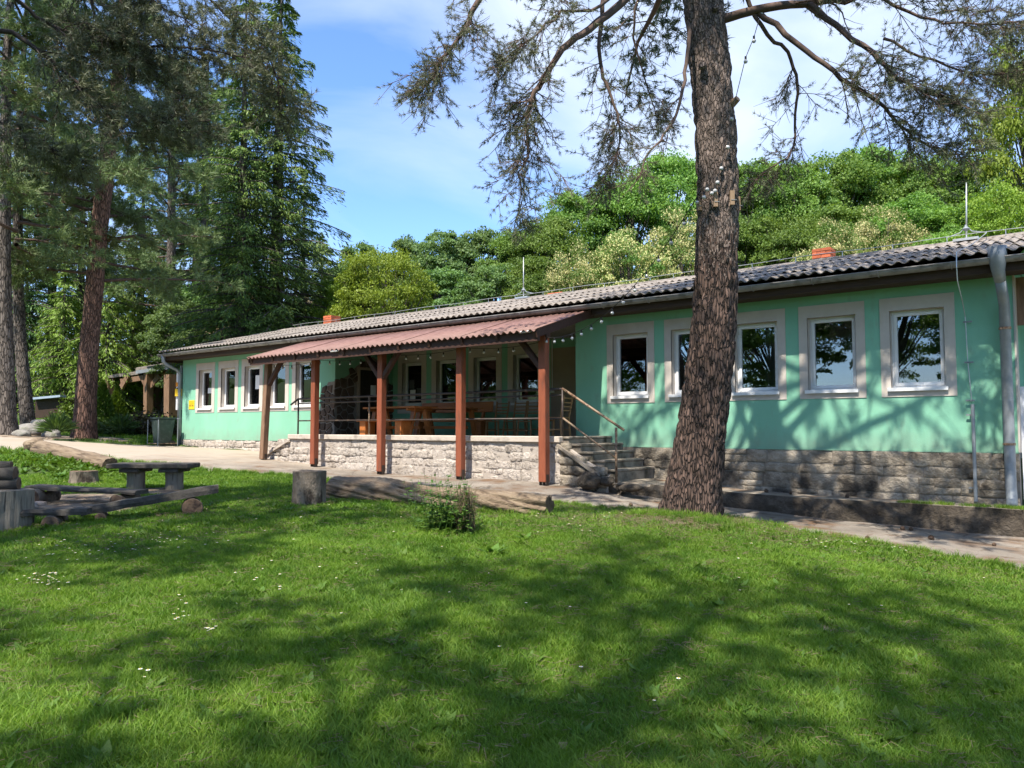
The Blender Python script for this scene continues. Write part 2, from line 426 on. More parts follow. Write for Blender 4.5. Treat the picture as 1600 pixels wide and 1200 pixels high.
def glass_mat():
    m = bpy.data.materials.new('window_glass'); m.use_nodes = True
    N, L = m.node_tree.nodes, m.node_tree.links
    N.remove(N['Principled BSDF']); out = N['Material Output']
    gl = N.new('ShaderNodeBsdfGlossy'); gl.inputs['Roughness'].default_value = 0.008; gl.inputs['Color'].default_value = (.93, .96, 1, 1)
    tr = N.new('ShaderNodeBsdfTransparent'); tr.inputs['Color'].default_value = (.62, .66, .66, 1)
    fr = N.new('ShaderNodeFresnel'); fr.inputs['IOR'].default_value = 2.25
    nz = N.new('ShaderNodeTexNoise'); nz.inputs['Scale'].default_value = 1.6; nz.inputs['Detail'].default_value = 1
    t = N.new('ShaderNodeTexCoord'); L.new(t.outputs['Object'], nz.inputs['Vector'])
    b = N.new('ShaderNodeBump'); b.inputs['Strength'].default_value = 0.035; b.inputs['Distance'].default_value = 0.05
    L.new(nz.outputs['Fac'], b.inputs['Height']); L.new(b.outputs['Normal'], gl.inputs['Normal'])
    ms = N.new('ShaderNodeMixShader')
    L.new(fr.outputs['Fac'], ms.inputs['Fac']); L.new(tr.outputs['BSDF'], ms.inputs[1]); L.new(gl.outputs['BSDF'], ms.inputs[2])
    L.new(ms.outputs['Shader'], out.inputs['Surface'])
    return m
M['glass'] = glass_mat()

M['leaf_oak'] = leaf_mat('oak_leaf', (0.075, 0.16, 0.028), (0.215, 0.34, 0.065), var=.22)
M['leaf_far'] = leaf_mat('blue_green_leaf', (0.09, 0.165, 0.055), (0.19, 0.295, 0.1), var=.18)
M['leaf_bright'] = leaf_mat('yellow_green_leaf', (0.12, 0.21, 0.018), (0.26, 0.36, 0.045), var=.12)
M['leaf_locust'] = leaf_mat('locust_leaf', (0.07, 0.14, 0.028), (0.17, 0.27, 0.055), var=.12)
M['blossom'] = leaf_mat('cream_blossom', (0.4, 0.385, 0.15), (0.6, 0.57, 0.26), trans=.25, var=.08, tint=(1, 1, .8))
M['leaf_shrub'] = leaf_mat('shrub_leaf', (0.045, 0.09, 0.028), (0.11, 0.18, 0.05), var=.2)
M['leaf_red'] = leaf_mat('bronze_leaf', (.045, .040, .024), (.10, .085, .04), var=.15)
M['juniper'] = leaf_mat('juniper_leaf', (.055, .115, .012), (.135, .22, .022), trans=.2, var=.12)
M['dry'] = leaf_mat('dry_twig', (.15, .115, .065), (.28, .22, .13), trans=.15, var=.1, tint=(1, 1, .9))
M['needle'] = leaf_mat('pine_needle', (0.045, 0.065, 0.04), (0.1, 0.135, 0.07), trans=.12, var=.12, tint=(1.1, 1.1, .7))
M['needle_near'] = leaf_mat('pine_needle_near', (0.095, 0.108, 0.07), (0.21, 0.23, 0.125), trans=.12, var=.05, tint=(1.1, 1.1, .7))
M['needle_left'] = leaf_mat('pine_needle_left', (0.09, 0.135, 0.058), (0.21, 0.28, 0.095), trans=.12, var=.15, tint=(1.1, 1.1, .7))
M['spruce'] = leaf_mat('spruce_needle', (0.042, 0.088, 0.026), (0.125, 0.215, 0.046), trans=.12, var=.15, tint=(1.1, 1.15, .6))
M['spruce_tip'] = leaf_mat('spruce_new_growth', (0.14, 0.225, 0.04), (0.25, 0.35, 0.07), trans=.2, var=.1)
M['bright_conifer'] = leaf_mat('bright_conifer', (0.095, 0.18, 0.022), (0.24, 0.36, 0.052), trans=.22, var=.15)
M['grass'] = leaf_mat('grass_blade', (0.064, 0.148, 0.014), (0.212, 0.33, 0.041), trans=.38, var=.0, scale=1.7, tint=(1.2, 1.42, .45), world=True)
M['weed'] = leaf_mat('weed_leaf', (0.05, 0.11, 0.02), (0.12, 0.21, 0.035), trans=.3, var=.05, scale=3)
M['petal'] = mat('white_petal', [(.75, .76, .76), (.8, .8, .8)], 0.7, 3)
M['petal_y'] = mat('yellow_heart', [(.75, .5, .03), (.8, .56, .05)], 0.7, 3)
# ------------------------------------------------------------------ terrain
def gz(px, py, z):
    p = at(px, py, z=z); return (p.x, p.y, z)
def gt(px, py, t):
    p = at(px, py, t=t); return (p.x, p.y, p.z)
CP = [(0,0,-1.6),(3,-3,-1.65),(-5,-5,-1.6),(6,3,-1.72),(-12,-8,-1.5),(10,-10,-1.7),(-20,-15,-1.3),(0,-20,-1.6),(12,6,-1.75),(-16,0,-1.3),(-25,-5,-1.0),
      gz(0,1190,-1.5),gz(400,1190,-1.55),gz(800,1190,-1.58),gz(1200,1190,-1.62),gz(1590,1190,-1.68),
      gz(0,1000,-1.45),gz(400,1000,-1.45),gz(800,1000,-1.47),gz(1200,1000,-1.52),gz(1590,1000,-1.66),
      gz(0,880,-1.32),gz(400,880,-1.29),gz(800,880,-1.32),gz(1200,900,-1.38),gz(1500,930,-1.6),
      gz(1080,810,-1.15),gz(1000,814,-1.17),gz(1170,822,-1.25),gz(1300,850,-1.42),
      gz(850,810,-1.2),gz(700,806,-1.17),gz(483,790,-1.1),gz(590,790,-1.12),
      gz(240,765,-1.04),gz(60,802,-1.15),gz(340,785,-1.11),gz(20,830,-1.24),
      gz(130,755,-1.0),gz(100,725,-.74),gz(30,715,-.64),
      gz(0,700,-.48),gz(60,698,-.49),gt(135,687,26),gt(15,681,24),
      gt(220,672,32),gt(100,662,33),gt(270,656,36),gt(20,660,34),
      (-24.5,13,-.59),(-25,11,-.47),(-20,12.5,-.68),(-17,11.6,-.8),(-14,11.6,-.97),(-11,11.6,-1.03),(-8.4,11.6,-1.04),
      (-17,8.2,-.74),(-14,9.2,-.95),(-11,9.8,-1.06),(-8,10.2,-1.17),(-7,11.4,-1.18),(-5,12,-1.4),(-5,10.9,-1.38),(-1,12.2,-1.54),(-1,10.6,-1.6),(4,12,-1.62),(4,10,-1.68),
      (-30,30,.8),(-10,25,-.3),(5,25,-.8),(-45,20,.9),(-45,5,.2)]
_C = np.array(CP, dtype=np.float64)
def _phi(r2): return 0.5 * r2 * np.log(r2 + 1e-9)
_n = len(_C)
_K = _phi(((_C[:, None, :2] - _C[None, :, :2]) ** 2).sum(-1)) + np.eye(_n) * 0.02
_P = np.c_[np.ones(_n), _C[:, :2]]
_A = np.block([[_K, _P], [_P.T, np.zeros((3, 3))]])
_w = np.linalg.solve(_A, np.r_[_C[:, 2], 0, 0, 0])
def _tps(x, y):
    x = np.clip(x, -46, 13); y = np.clip(y, -20, 31)
    out = _w[_n] + _w[_n+1] * x + _w[_n+2] * y
    for i in range(_n):
        out = out + _w[i] * _phi((x - _C[i, 0]) ** 2 + (y - _C[i, 1]) ** 2)
    return out
def height(x, y):
    """ground height at arrays x, y"""
    x = np.asarray(x, dtype=np.float64); y = np.asarray(y, dtype=np.float64)
    h = _tps(x, y)
    up = np.clip(y - 21, 0, 60)
    h = h + up * 0.20 * np.clip((x + 60) / 30, 0.15, 1)            # wooded slope behind the house
    h = h + np.clip(-x - 50, 0, 200) * 0.06
    h = h + np.clip(-22 - y, 0, 60) * 0.10                         # and the one across the meadow
    return h
def hz(x, y): return float(height(np.array([x]), np.array([y]))[0])

_fx = np.array([-60,-45,-30,-20.8,-17,-15.4,-13.7,-9,-6.6,-3.5,-.8,3,8,20]); _fy = np.array([4.6,5.2,6.0,6.87,7.8,8.62,9.1,9.75,10.0,10.25,10.4,10.6,10.8,11])
_bx = np.array([-60,-45,-30,-26.5,-25.3,-24.7,-24.4,20]); _by = np.array([5.8,6.4,7.5,8.9,10.6,12.6,13.45,13.45])
def path_front(x): return np.interp(x, _fx, _fy) + 0.05*np.sin(x*1.9) + 0.035*np.sin(x*4.7+1)
def path_back(x): return np.interp(x, _bx, _by)
def in_path(x, y, pad=0.0): return (y > path_front(x) + pad) & (y < path_back(x) - pad)
_fire = at(110, 790, z=-1.12)
def dirt(x, y):
    """bare soil: fire place between the benches, pine litter under trunks"""
    d = np.exp(-(((x - _fire.x + .1) / 1.5) ** 2 + ((y - _fire.y) / 1.0) ** 2) ** 2)
    for (px, t, r) in ((135, 26, 1.9), (15, 24, 2.0), (45, 28, 1.5)):
        q = at(px, 684, t=t)
        d = np.maximum(d, 0.9 * np.exp(-(((x - q.x) / r) ** 2 + ((y - q.y) / r) ** 2)))
    q = at(1080, 810, z=-1.15)
    d = np.maximum(d, 0.95 * np.exp(-(((x - q.x) / .85) ** 2 + ((y - q.y + .1) / .75) ** 2)))
    for px, py, r in ((1060, 890, .3), (905, 905, .28), (240, 852, .35), (440, 745, .5), (560, 1010, .22), (1290, 960, .25), (520, 930, .25), (930, 1110, .2), (190, 1110, .22), (1500, 1080, .22), (700, 870, .3), (1420, 1010, .2)):
        q = at(px, py, z=-1.4); d = np.maximum(d, .44 * np.exp(-(((x - q.x) / r) ** 2 + ((y - q.y) / r) ** 2)))
    q = at(240, 768, z=-1.04)
    d = np.maximum(d, 0.8 * np.exp(-(((x - q.x - .2) / .8) ** 2 + ((y - q.y) / .5) ** 2)))
    return d

def _axis(lo, hi, step, far_lo, far_hi):
    a = list(np.arange(lo, hi + 1e-6, step)); s, v = step, hi
    while v < far_hi:
        s *= 1.28; v += s; a.append(min(v, far_hi))
    s, v = step, lo
    while v > far_lo:
        s *= 1.28; v -= s; a.insert(0, max(v, far_lo))
    return np.array(a)
gx = _axis(-27, 5, .16, -900, 900); gy = _axis(-1, 14.2, .16, -900, 900)
XX, YY = np.meshgrid(gx, gy)
ZZ = height(XX, YY)
rsn = np.random.default_rng(3)
ZZ += 0.018 * np.sin(XX * 2.1 + np.sin(YY * 1.7)) * np.sin(YY * 2.6 + .7) * (np.hypot(XX, YY) < 40)
_in = np.clip(np.minimum((YY - path_front(XX) - .02) / .10, (path_back(XX) - YY) / .10), 0, 1)
ZZ = ZZ + .03 - .09 * _in                                         # the lawn stands a little proud of the paved way
_nx, _ny = len(gx), len(gy)
_i = (np.arange(_ny - 1)[:, None] * _nx + np.arange(_nx - 1)[None, :]).ravel()
me = np_mesh('ground', np.c_[XX.ravel(), YY.ravel(), ZZ.ravel()], [(np.c_[_i, _i+1, _i+1+_nx, _i+_nx], 0)], smooth=True)
at_d = me.attributes.new('dirt', 'FLOAT', 'POINT'); at_d.data.foreach_set('value', dirt(XX.ravel(), YY.ravel()).astype(np.float32))
def ground_mat():
    m = mat('lawn_soil', [(.035, .065, .012), (.055, .095, .018), (.075, .085, .026)], 0.95, 3.0, bump=.8, bscale=40, bdist=.03)
    N, L = m.node_tree.nodes, m.node_tree.links
    p = N['Principled BSDF']; src = p.inputs['Base Color'].links[0].from_socket
    a = N.new('ShaderNodeAttribute'); a.attribute_name = 'dirt'
    n = N.new('ShaderNodeTexNoise'); n.inputs['Scale'].default_value = 2.6; n.inputs['Detail'].default_value = 8
    t = N.new('ShaderNodeTexCoord'); L.new(t.outputs['Object'], n.inputs['Vector'])
    r = N.new('ShaderNodeValToRGB'); r.color_ramp.elements[0].color = (.10, .068, .045, 1); r.color_ramp.elements[1].color = (.30, .235, .17, 1)
    r.color_ramp.elements[0].position = .35; r.color_ramp.elements[1].position = .65
    L.new(n.outputs['Fac'], r.inputs['Fac'])
    ad = N.new('ShaderNodeMath'); ad.operation = 'MULTIPLY_ADD'; ad.inputs[1].default_value = 1.2; ad.inputs[2].default_value = -.62
    L.new(n.outputs['Fac'], ad.inputs[0])
    a2 = N.new('ShaderNodeMath'); a2.operation = 'ADD'; L.new(a.outputs['Fac'], a2.inputs[0]); L.new(ad.outputs[0], a2.inputs[1])
    mr = N.new('ShaderNodeMapRange'); mr.inputs['From Min'].default_value = .3; mr.inputs['From Max'].default_value = .55
    L.new(a2.outputs[0], mr.inputs['Value'])
    x = N.new('ShaderNodeMix'); x.data_type = 'RGBA'
    L.new(mr.outputs['Result'], x.inputs['Factor']); L.new(src, x.inputs['A']); L.new(r.outputs['Color'], x.inputs['B'])
    L.new(x.outputs['Result'], p.inputs['Base Color'])
    return m
me.materials.append(ground_mat())
ground = new_obj('ground', me); tag(ground, kind='structure')

# paved way in front of the house
def path_mat():
    m = mat('worn_concrete_path', [(.125, .104, .083), (.21, .180, .147), (.28, .245, .205)], 0.95, 1.3, bump=.5, bscale=60, bdist=.015,
            layer2=[((.135, .075, .038), 1.7, .50, .68), ((.10, .062, .035), 7, .58, .72), ((.13, .115, .095), 30, .55, .72)])
    N, L = m.node_tree.nodes, m.node_tree.links
    p = N['Principled BSDF']; src = p.inputs['Base Color'].links[0].from_socket
    v = N.new('ShaderNodeTexVoronoi'); v.feature = 'DISTANCE_TO_EDGE'; v.inputs['Scale'].default_value = .55
    t = N.new('ShaderNodeTexCoord'); n = N.new('ShaderNodeTexNoise'); n.inputs['Scale'].default_value = 1.6; n.inputs['Detail'].default_value = 6
    L.new(t.outputs['Object'], n.inputs['Vector'])
    vm = N.new('ShaderNodeVectorMath'); vm.operation = 'ADD'
    L.new(t.outputs['Object'], vm.inputs[0]); L.new(n.outputs['Color'], vm.inputs[1]); L.new(vm.outputs[0], v.inputs['Vector'])
    mr = N.new('ShaderNodeMapRange'); mr.inputs['From Min'].default_value = .004; mr.inputs['From Max'].default_value = .012
    mr.inputs['To Min'].default_value = .45; mr.inputs['To Max'].default_value = 1
    L.new(v.outputs['Distance'], mr.inputs['Value'])
    x = N.new('ShaderNodeMix'); x.data_type = 'RGBA'; x.blend_type = 'MULTIPLY'; x.inputs['Factor'].default_value = 1
    L.new(src, x.inputs['A']); L.new(mr.outputs['Result'], x.inputs['B']); L.new(x.outputs['Result'], p.inputs['Base Color'])
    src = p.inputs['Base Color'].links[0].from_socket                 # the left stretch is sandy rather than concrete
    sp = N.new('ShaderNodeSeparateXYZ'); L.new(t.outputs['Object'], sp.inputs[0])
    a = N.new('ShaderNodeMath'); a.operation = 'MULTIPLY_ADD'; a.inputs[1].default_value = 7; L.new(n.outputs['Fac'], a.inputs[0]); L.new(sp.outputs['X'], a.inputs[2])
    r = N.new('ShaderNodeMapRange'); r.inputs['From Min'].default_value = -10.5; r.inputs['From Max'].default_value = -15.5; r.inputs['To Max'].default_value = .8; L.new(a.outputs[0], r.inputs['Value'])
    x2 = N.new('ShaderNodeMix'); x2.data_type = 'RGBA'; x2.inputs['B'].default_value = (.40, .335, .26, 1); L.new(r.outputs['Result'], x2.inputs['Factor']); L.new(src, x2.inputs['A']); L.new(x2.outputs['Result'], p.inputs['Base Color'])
    return m
pxs = np.concatenate([np.arange(-60, -28, .8), np.arange(-28, 6, .12), np.arange(6, 20.1, .8)])
rows = np.linspace(0, 1, 34)
PX = np.repeat(pxs[:, None], len(rows), 1)
PY = (path_front(pxs) - .03)[:, None] * (1 - rows) + (path_back(pxs) + .02)[:, None] * rows
PZ = height(PX, PY) + .006 * np.sin(PX * 3.1) * np.sin(PY * 2.3)
nr = len(rows); _i = (np.arange(len(pxs) - 1)[:, None] * nr + np.arange(nr - 1)[None, :]).ravel()
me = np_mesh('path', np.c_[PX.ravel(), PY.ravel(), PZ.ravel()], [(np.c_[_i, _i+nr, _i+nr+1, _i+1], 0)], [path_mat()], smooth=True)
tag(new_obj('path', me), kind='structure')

# raised pavement along the foot of the right wing, with its rough dark face
def pave_front(x): return float(np.interp(x, [-7.35, -6.6, -5.6, -4.6, 8], [11.85, 12.35, 12.72, 12.88, 12.92]))
def pave_top(x): return float(np.interp(x, [-7.35, -6.4, -5.2, -4.2, 8], [-.93, -1.0, -1.09, -1.12, -1.15]))
vs, fs = [], []
xs = np.arange(-7.35, 8.01, .10); prof = 7
for i, x in enumerate(xs):
    yf, zt = pave_front(x), pave_top(x); zb = hz(x, yf) - .08
    col = [(x, 13.6, zt - .01), (x, (13.6 + yf) / 2, zt)]
    for k in range(prof):
        f = k / (prof - 1)
        n = mnoise.noise(Vector((x * 3.1, f * 3 + 7, 0))) * .07 + mnoise.noise(Vector((x * 9, f * 8, 3))) * .03
        rnd = .035 * (1 - min(1, f * 5))
        col.append((x + n * .3, yf + rnd - n - f * .05, zt - rnd * .4 + (zb - zt) * f))
    vs += col
m_ = prof + 2
for i in range(len(xs) - 1):
    for k in range(m_ - 1):
        a = i * m_ + k; fs.append((a, a + 1, a + 1 + m_, a + m_))
me = bpy.data.meshes.new('raised_pavement'); me.from_pydata(vs, [], fs)
M['kerb'] = mat('mossy_rough_concrete', [(.028, .022, .016), (.085, .068, .050), (.14, .115, .088)], 0.97, 4, bump=1.0, bscale=18, bdist=.06, layer2=[((.020, .017, .012), 3, .5, .72)])
M['pave'] = mat('worn_pavement', [(.17, .14, .105), (.28, .24, .19)], 0.95, 3, bump=.6, bscale=40, layer2=[((.17, .085, .035), 2, .55, .72)])
me.materials.append(M['kerb']); me.materials.append(M['pave'])
for p in me.polygons:
    p.use_smooth = True
    if p.normal.z > .75: p.material_index = 1
bm = bmesh.new(); bm.from_mesh(me); bmesh.ops.recalc_face_normals(bm, faces=bm.faces); bm.to_mesh(me); bm.free()
for p in me.polygons: p.material_index = 1 if abs(p.normal.z) > .8 else 0
tag(new_obj('raised_pavement', me), kind='structure')
# ------------------------------------------------------------------ house
YF, YB = 13.5, 15.6               # facade plane and back wall of the porch recess
XL, X1, X2, XR = -24.6, -16.67, -8.85, -1.1
ZB, ZT = -.36, 2.27
rng = random.Random(11)
house = thing('green_house', (-13, YF, ZB), 'long low mint green bungalow with grey corrugated roof and stone base', 'house')

def wall_y(mb, y, x0, x1, z0, z1, holes, depth=0.3):
    """wall facing -y at plane y with window holes; reveals go back by depth"""
    xs = sorted({x0, x1, *[h[0] for h in holes], *[h[1] for h in holes]}); zs = sorted({z0, z1, *[h[2] for h in holes], *[h[3] for h in holes]})
    for i in range(len(xs) - 1):
        for k in range(len(zs) - 1):
            cx, cz = (xs[i] + xs[i+1]) / 2, (zs[k] + zs[k+1]) / 2
            if any(h[0] < cx < h[1] and h[2] < cz < h[3] for h in holes): continue
            mb.add([(xs[i], y, zs[k]), (xs[i+1], y, zs[k]), (xs[i+1], y, zs[k+1]), (xs[i], y, zs[k+1])], [(0, 1, 2, 3)])
def reveal(mb, y0, y1, x0, x1, z0, z1):
    mb.add([(x0,y0,z0),(x1,y0,z0),(x1,y0,z1),(x0,y0,z1),(x0,y1,z0),(x1,y1,z0),(x1,y1,z1),(x0,y1,z1)],
           [(0,1,5,4),(1,2,6,5),(2,3,7,6),(3,0,4,7)])
def frame_ring(mb, y0, y1, x0, x1, z0, z1, w):
    mb.box(x0, x1, y0, y1, z0, z0 + w); mb.box(x0, x1, y0, y1, z1 - w, z1)
    mb.box(x0, x0 + w, y0, y1, z0 + w, z1 - w); mb.box(x1 - w, x1, y0, y1, z0 + w, z1 - w)

WZ0, WZ1, OW = .63, 1.89, .78
right_w = [-7.55, -6.26, -5.0, -3.70, -2.40]
left_w = [-23.19, -21.87, -20.57, -19.29, -18.02]
back_w = [-15.84, -14.48, -13.10, -11.75]

def surround(cx, y, par, hw, z0, z1, ow=OW):
    b = MB(); th = .012
    x0, x1, o0, o1 = cx - hw, cx + hw, cx - ow/2, cx + ow/2
    b.box(x0, x1, y - th, y + .02, z0, WZ0); b.box(x0, x1, y - th, y + .02, WZ1, z1)
    b.box(x0, o0, y - th, y + .02, WZ0, WZ1); b.box(o1, x1, y - th, y + .02, WZ0, WZ1)
    reveal(b, y - .01, y + .20, o0, o1, WZ0, WZ1)
    b.build('surround', M['beige'], par, fixn=False)
def curtain_mesh(x0, x1, y, z0, z1, amp, per):
    n = 40; vs, fs = [], []
    for i in range(n + 1):
        x = x0 + (x1 - x0) * i / n
        yy = y + amp * math.sin((x - x0) * 2 * PI / per + .6 * math.sin(x * 7))
        vs += [(x, yy, z0), (x, yy, z1)]
    for i in range(n): fs.append((2*i, 2*i+2, 2*i+3, 2*i+1))
    return vs, fs
def window(cx, y, hw, z0, z1, double=False, cur=None, note=None):
    w = MB(); d0 = y + .125
    frame_ring(w, d0, d0 + .07, cx - OW/2, cx + OW/2, WZ0 + .015, WZ1, .045)
    win = w.build('window', M['white'], house, bevel=.004)
    s = MB(); frame_ring(s, d0 - .018, d0 + .05, cx - OW/2 + .035, cx + OW/2 - .035, WZ0 + .05, WZ1 - .035, .05)
    s.build('sash', M['white'], win, bevel=.004)
    g = MB(); g.box(cx - OW/2 + .08, cx + OW/2 - .08, d0 + .012, d0 + .020, WZ0 + .095, WZ1 - .08)
    g.build('pane', M['glass'], win)
    sl = MB(); sl.box(cx - OW/2 - .05, cx + OW/2 + .03, y - .055, d0, WZ0 - .012, WZ0 + .016)
    sl.box(cx - OW/2 - .05, cx + OW/2 + .03, y - .055, y - .045, WZ0 - .04, WZ0 - .012)
    sl.build('sill', M['white'], win)
    surround(cx, y, win, hw, z0, z1)
    if cur:
        for f0, f1, mt in cur:
            vs, fs = curtain_mesh(cx - .42 + .84 * f0, cx - .42 + .84 * f1, d0 + .16, WZ0 - .1, WZ1 + .1, .025, .13)
            b = MB(); b.add(vs, fs); b.build('curtain', M[mt], win, smooth=True, fixn=False)
    if note:
        nx, nz, nw, nh = note
        b = MB(); b.box(cx + nx - nw/2, cx + nx + nw/2, d0 + .008, d0 + .011, nz - nh/2, nz + nh/2); b.build('notice', M['paper'], win)
    return win
for i, cx in enumerate(right_w):
    window(cx, YF, .535, .50, 2.10, cur=[[(0, 1, 'curtain_dark')], [(.6, 1, 'curtain_dark')], [(.58, 1, 'curtain')], None, [(0, .12, 'curtain_dark')]][i])
for i, cx in enumerate(left_w):
    window(cx, YF, .56, .50, 2.12, cur=[(0, .55, 'curtain'), (.8, 1, 'curtain')] if i < 4 else [(0, .4, 'curtain'), (.75, 1, 'curtain')],
           note=[(.08, 1.22, .3, .17), None, (.12, 1.40, .30, .42), None, None][i])
for i, cx in enumerate(back_w):
    window(cx, YB, .575, .42, 2.2, cur=None, note=[(-.1, .95, .22, .32), None, None, None][i])

w = MB()
holes = lambda cs: [(c - OW/2, c + OW/2, WZ0, WZ1) for c in cs]
wall_y(w, YF, XL, X1, ZB, ZT + .25, holes(left_w)); wall_y(w, YF, X2, XR, ZB, ZT + .25, holes(right_w))
wall_y(w, YB, X1, X2, ZB, ZT + .25, holes(back_w))
for (x, y0, y1) in ((X1, YF, YB), (X2, YF, YB), (XL, YF, 21.5), (XR, YF, 21.5)):
    w.add([(x, y0, ZB), (x, y1, ZB), (x, y1, ZT + .25), (x, y0, ZT + .25)], [(0, 1, 2, 3)])
w.add([(XL, 21.5, ZB), (XR, 21.5, ZB), (XR, 21.5, ZT + .25), (XL, 21.5, ZT + .25)], [(0, 1, 2, 3)])
# drip edge under the render
w.box(XL - .005, X1, YF - .022, YF + .05, ZB - .012, ZB + .012); w.box(X2 + .6, XR, YF - .022, YF + .05, ZB - .012, ZB + .012)
w.build('wall', M['green'], house, fixn=False)
# gable triangles
for x in (XL, XR):
    g = MB(); g.add([(x, YF, ZT + .2), (x, 21.5, ZT + .2), (x, 17.5, 3.55)], [(0, 1, 2)]); g.build('gable', M['green'], house, fixn=False)
r_ = MB()
r_.box(XL + .3, XR - .3, YB + .8, YB + .9, ZB, ZT); r_.box(XL + .02, XR - .02, YF + .30, 21.4, ZT - .06, ZT - .02); r_.box(XL + .02, XR - .02, YF + .02, 21.4, ZB - .1, ZB + .03)
r_.build('room', M['interior'], house)
p_ = MB(); p_.box(-10.96, X2, YB - .012, YB + .01, ZB, 1.98); p_.build('painted_panel', M['taupe'], house)
c_ = MB(); c_.tube([(-10.90, YB - .03, 2.2), (-10.90, YB - .03, .98)], .012, 6); c_.box(-10.95, -10.85, YB - .05, YB - .012, .88, .98)
c_.build('cable_conduit', M['paper'], house)

# soffit, fascia
s = MB()
s.box(XL - .35, 2.6, 12.98, 13.02, ZT - .02, 2.46); s.box(XL - .35, 2.6, 13.02, YF + .02, ZT, ZT + .03)
s.box(X1, X2, YF + .02, YB, ZT, ZT + .03)
s.build('fascia', M['soffit'], house)
s = MB(); s.box(XL - .36, XL - .32, 13.0, 17.5, 2.2, 2.42)
s.build('barge_board', M['soffit'], house)
# corrugated roof sheets: 4 overlapping rows
def sheet_mesh(name, width, length, pitch, amp, th=.008, seg=8):
    nw = int(round(width / pitch)) ; n = nw * seg
    u = np.linspace(0, nw * pitch, n + 1); z = amp * np.cos(2 * PI * u / pitch)
    V, F = [], []
    for (vv, dz) in ((0, 0), (length, 0), (0, -th), (length, -th)):
        V.append(np.c_[u, np.full(n + 1, vv), z + dz])
    V = np.concatenate(V); k = n + 1; i = np.arange(n)
    F = np.concatenate([np.c_[i, i+1, i+1+k, i+k], np.c_[i+2*k, i+3*k, i+1+3*k, i+1+2*k], np.c_[i, i+2*k, i+1+2*k, i+1], np.c_[i+k, i+k+1, i+3*k+1, i+3*k]])
    return np_mesh(name, V, [(F, 0)], smooth=True)
ridge_y, ridge_z, eave_y, eave_z = 17.5, 3.68, 12.86, 2.535
slope = math.atan2(ridge_z - eave_z, ridge_y - eave_y)
L_ = math.hypot(ridge_z - eave_z, ridge_y - eave_y)
sm = sheet_mesh('roof_sheet', .885, L_ / 4 + .14, .177, .023); sm.materials.append(M['roof'])
roof = MB().box(XL - .33, 2.6, 16.9, 18.1, ridge_z - .40, ridge_z - .36).build('roof', M['soffit'], house)
RO = ORG[house]
n_sh = 31
for r in range(4):
    for i in range(n_sh):
        x = XL - .40 + i * .885
        d = r * L_ / 4
        o = new_obj('roof_sheet', sm, roof)
        o.location = Vector((x + rng.uniform(-.008, .008), eave_y + d * math.cos(slope) - (0 if r else rng.uniform(0, .03)), eave_z + d * math.sin(slope) + .012 * r + rng.uniform(0, .006))) - RO
        o.rotation_euler = (slope + rng.uniform(-.006, .006) - .012, rng.uniform(-.004, .004), rng.uniform(-.004, .004))
b = MB(); b.add([(XL - .4, 17.5, ridge_z - .02), (2.6, 17.5, ridge_z - .02), (2.6, 21.9, 2.5), (XL - .4, 21.9, 2.5)], [(0, 1, 2, 3)])
b.build('rear_roof_slope', M['roof'], house, fixn=False)
# ridge caps
for i in range(n_sh):
    x = XL - .4 + i * .885
    b = MB(); b.tube([(x, 17.5, ridge_z + .0), (x + .92, 17.5, ridge_z + .012)], .075, 8); b.build('ridge_cap', M['roof'], roof, smooth=True)

# gutter with brackets, downpipes
def gutter(x0, x1, y, z, r, m, par):
    vs, fs = [], []; n = 10
    for x in (x0, x1):
        for rr in (r, r - .008):
            for k in range(n + 1):
                a = PI + PI * k / n
                vs.append((x, y + rr * math.cos(a), z + rr * math.sin(a)))
    k_ = n + 1
    for i in range(n):
        fs += [(i, i+1, i+1+2*k_, i+2*k_), (i+k_, i+k_+2*k_, i+1+k_+2*k_, i+1+k_), (i, i+k_, i+k_+1, i+1), (i+2*k_, i+2*k_+1, i+3*k_+1, i+3*k_)]
    b = MB(); b.add(vs, fs); b.tube([(x0, y - r, z + .002), (x1, y - r, z + .002)], .011, 6)
    b.add([(x0, y + r*math.cos(PI + PI*k/n), z + r*math.sin(PI + PI*k/n)) for k in range(n+1)], [tuple(range(n+1))])
    return b.build('gutter', m, par, smooth=False, fixn=False)
GY, GZ, GR = 12.89, 2.43, .078
gl = gutter(XL - .42, -9.0, GY, GZ + .01, GR, M['zinc_dark'], house); gr = gutter(-9.0, 2.6, GY, GZ + .01, GR, M['zinc_dark'], house)
for i in range(27):
    x = XL - .2 + i * 1.0
    b = MB()
    b.tube([(x, GY + (GR + .006) * math.cos(PI + PI*k/8), GZ + .01 + (GR + .006) * math.sin(PI + PI*k/8)) for k in range(9)], .009, 4)
    b.build('gutter_bracket', M['zinc_dark'], gl if x < -9 else gr)
# left downpipe with swan neck
b = MB(); b.tube([(XL - .16, GY, GZ - .02), (XL - .16, GY + .01, GZ - .22), (XL - .10, GY + .08, GZ - .32), (XL - .06, YF - .18, GZ - .48), (XL - .03, YF - .085, GZ - .60), (XL - .03, YF - .085, GZ - .75), (XL - .03, YF - .085, -.35)], [.075, .06, .055, .055, .055, .055, .055], 12)
dp = b.build('downpipe', M['zinc'], house, smooth=True, label='left downpipe with swan neck')
for z in (1.5, .3):
    b = MB(); b.tube([(XL - .03, YF - .085, z), (XL - .03, YF - .085, z + .03)], .062, 12); b.build('pipe_clip', M['zinc'], dp)
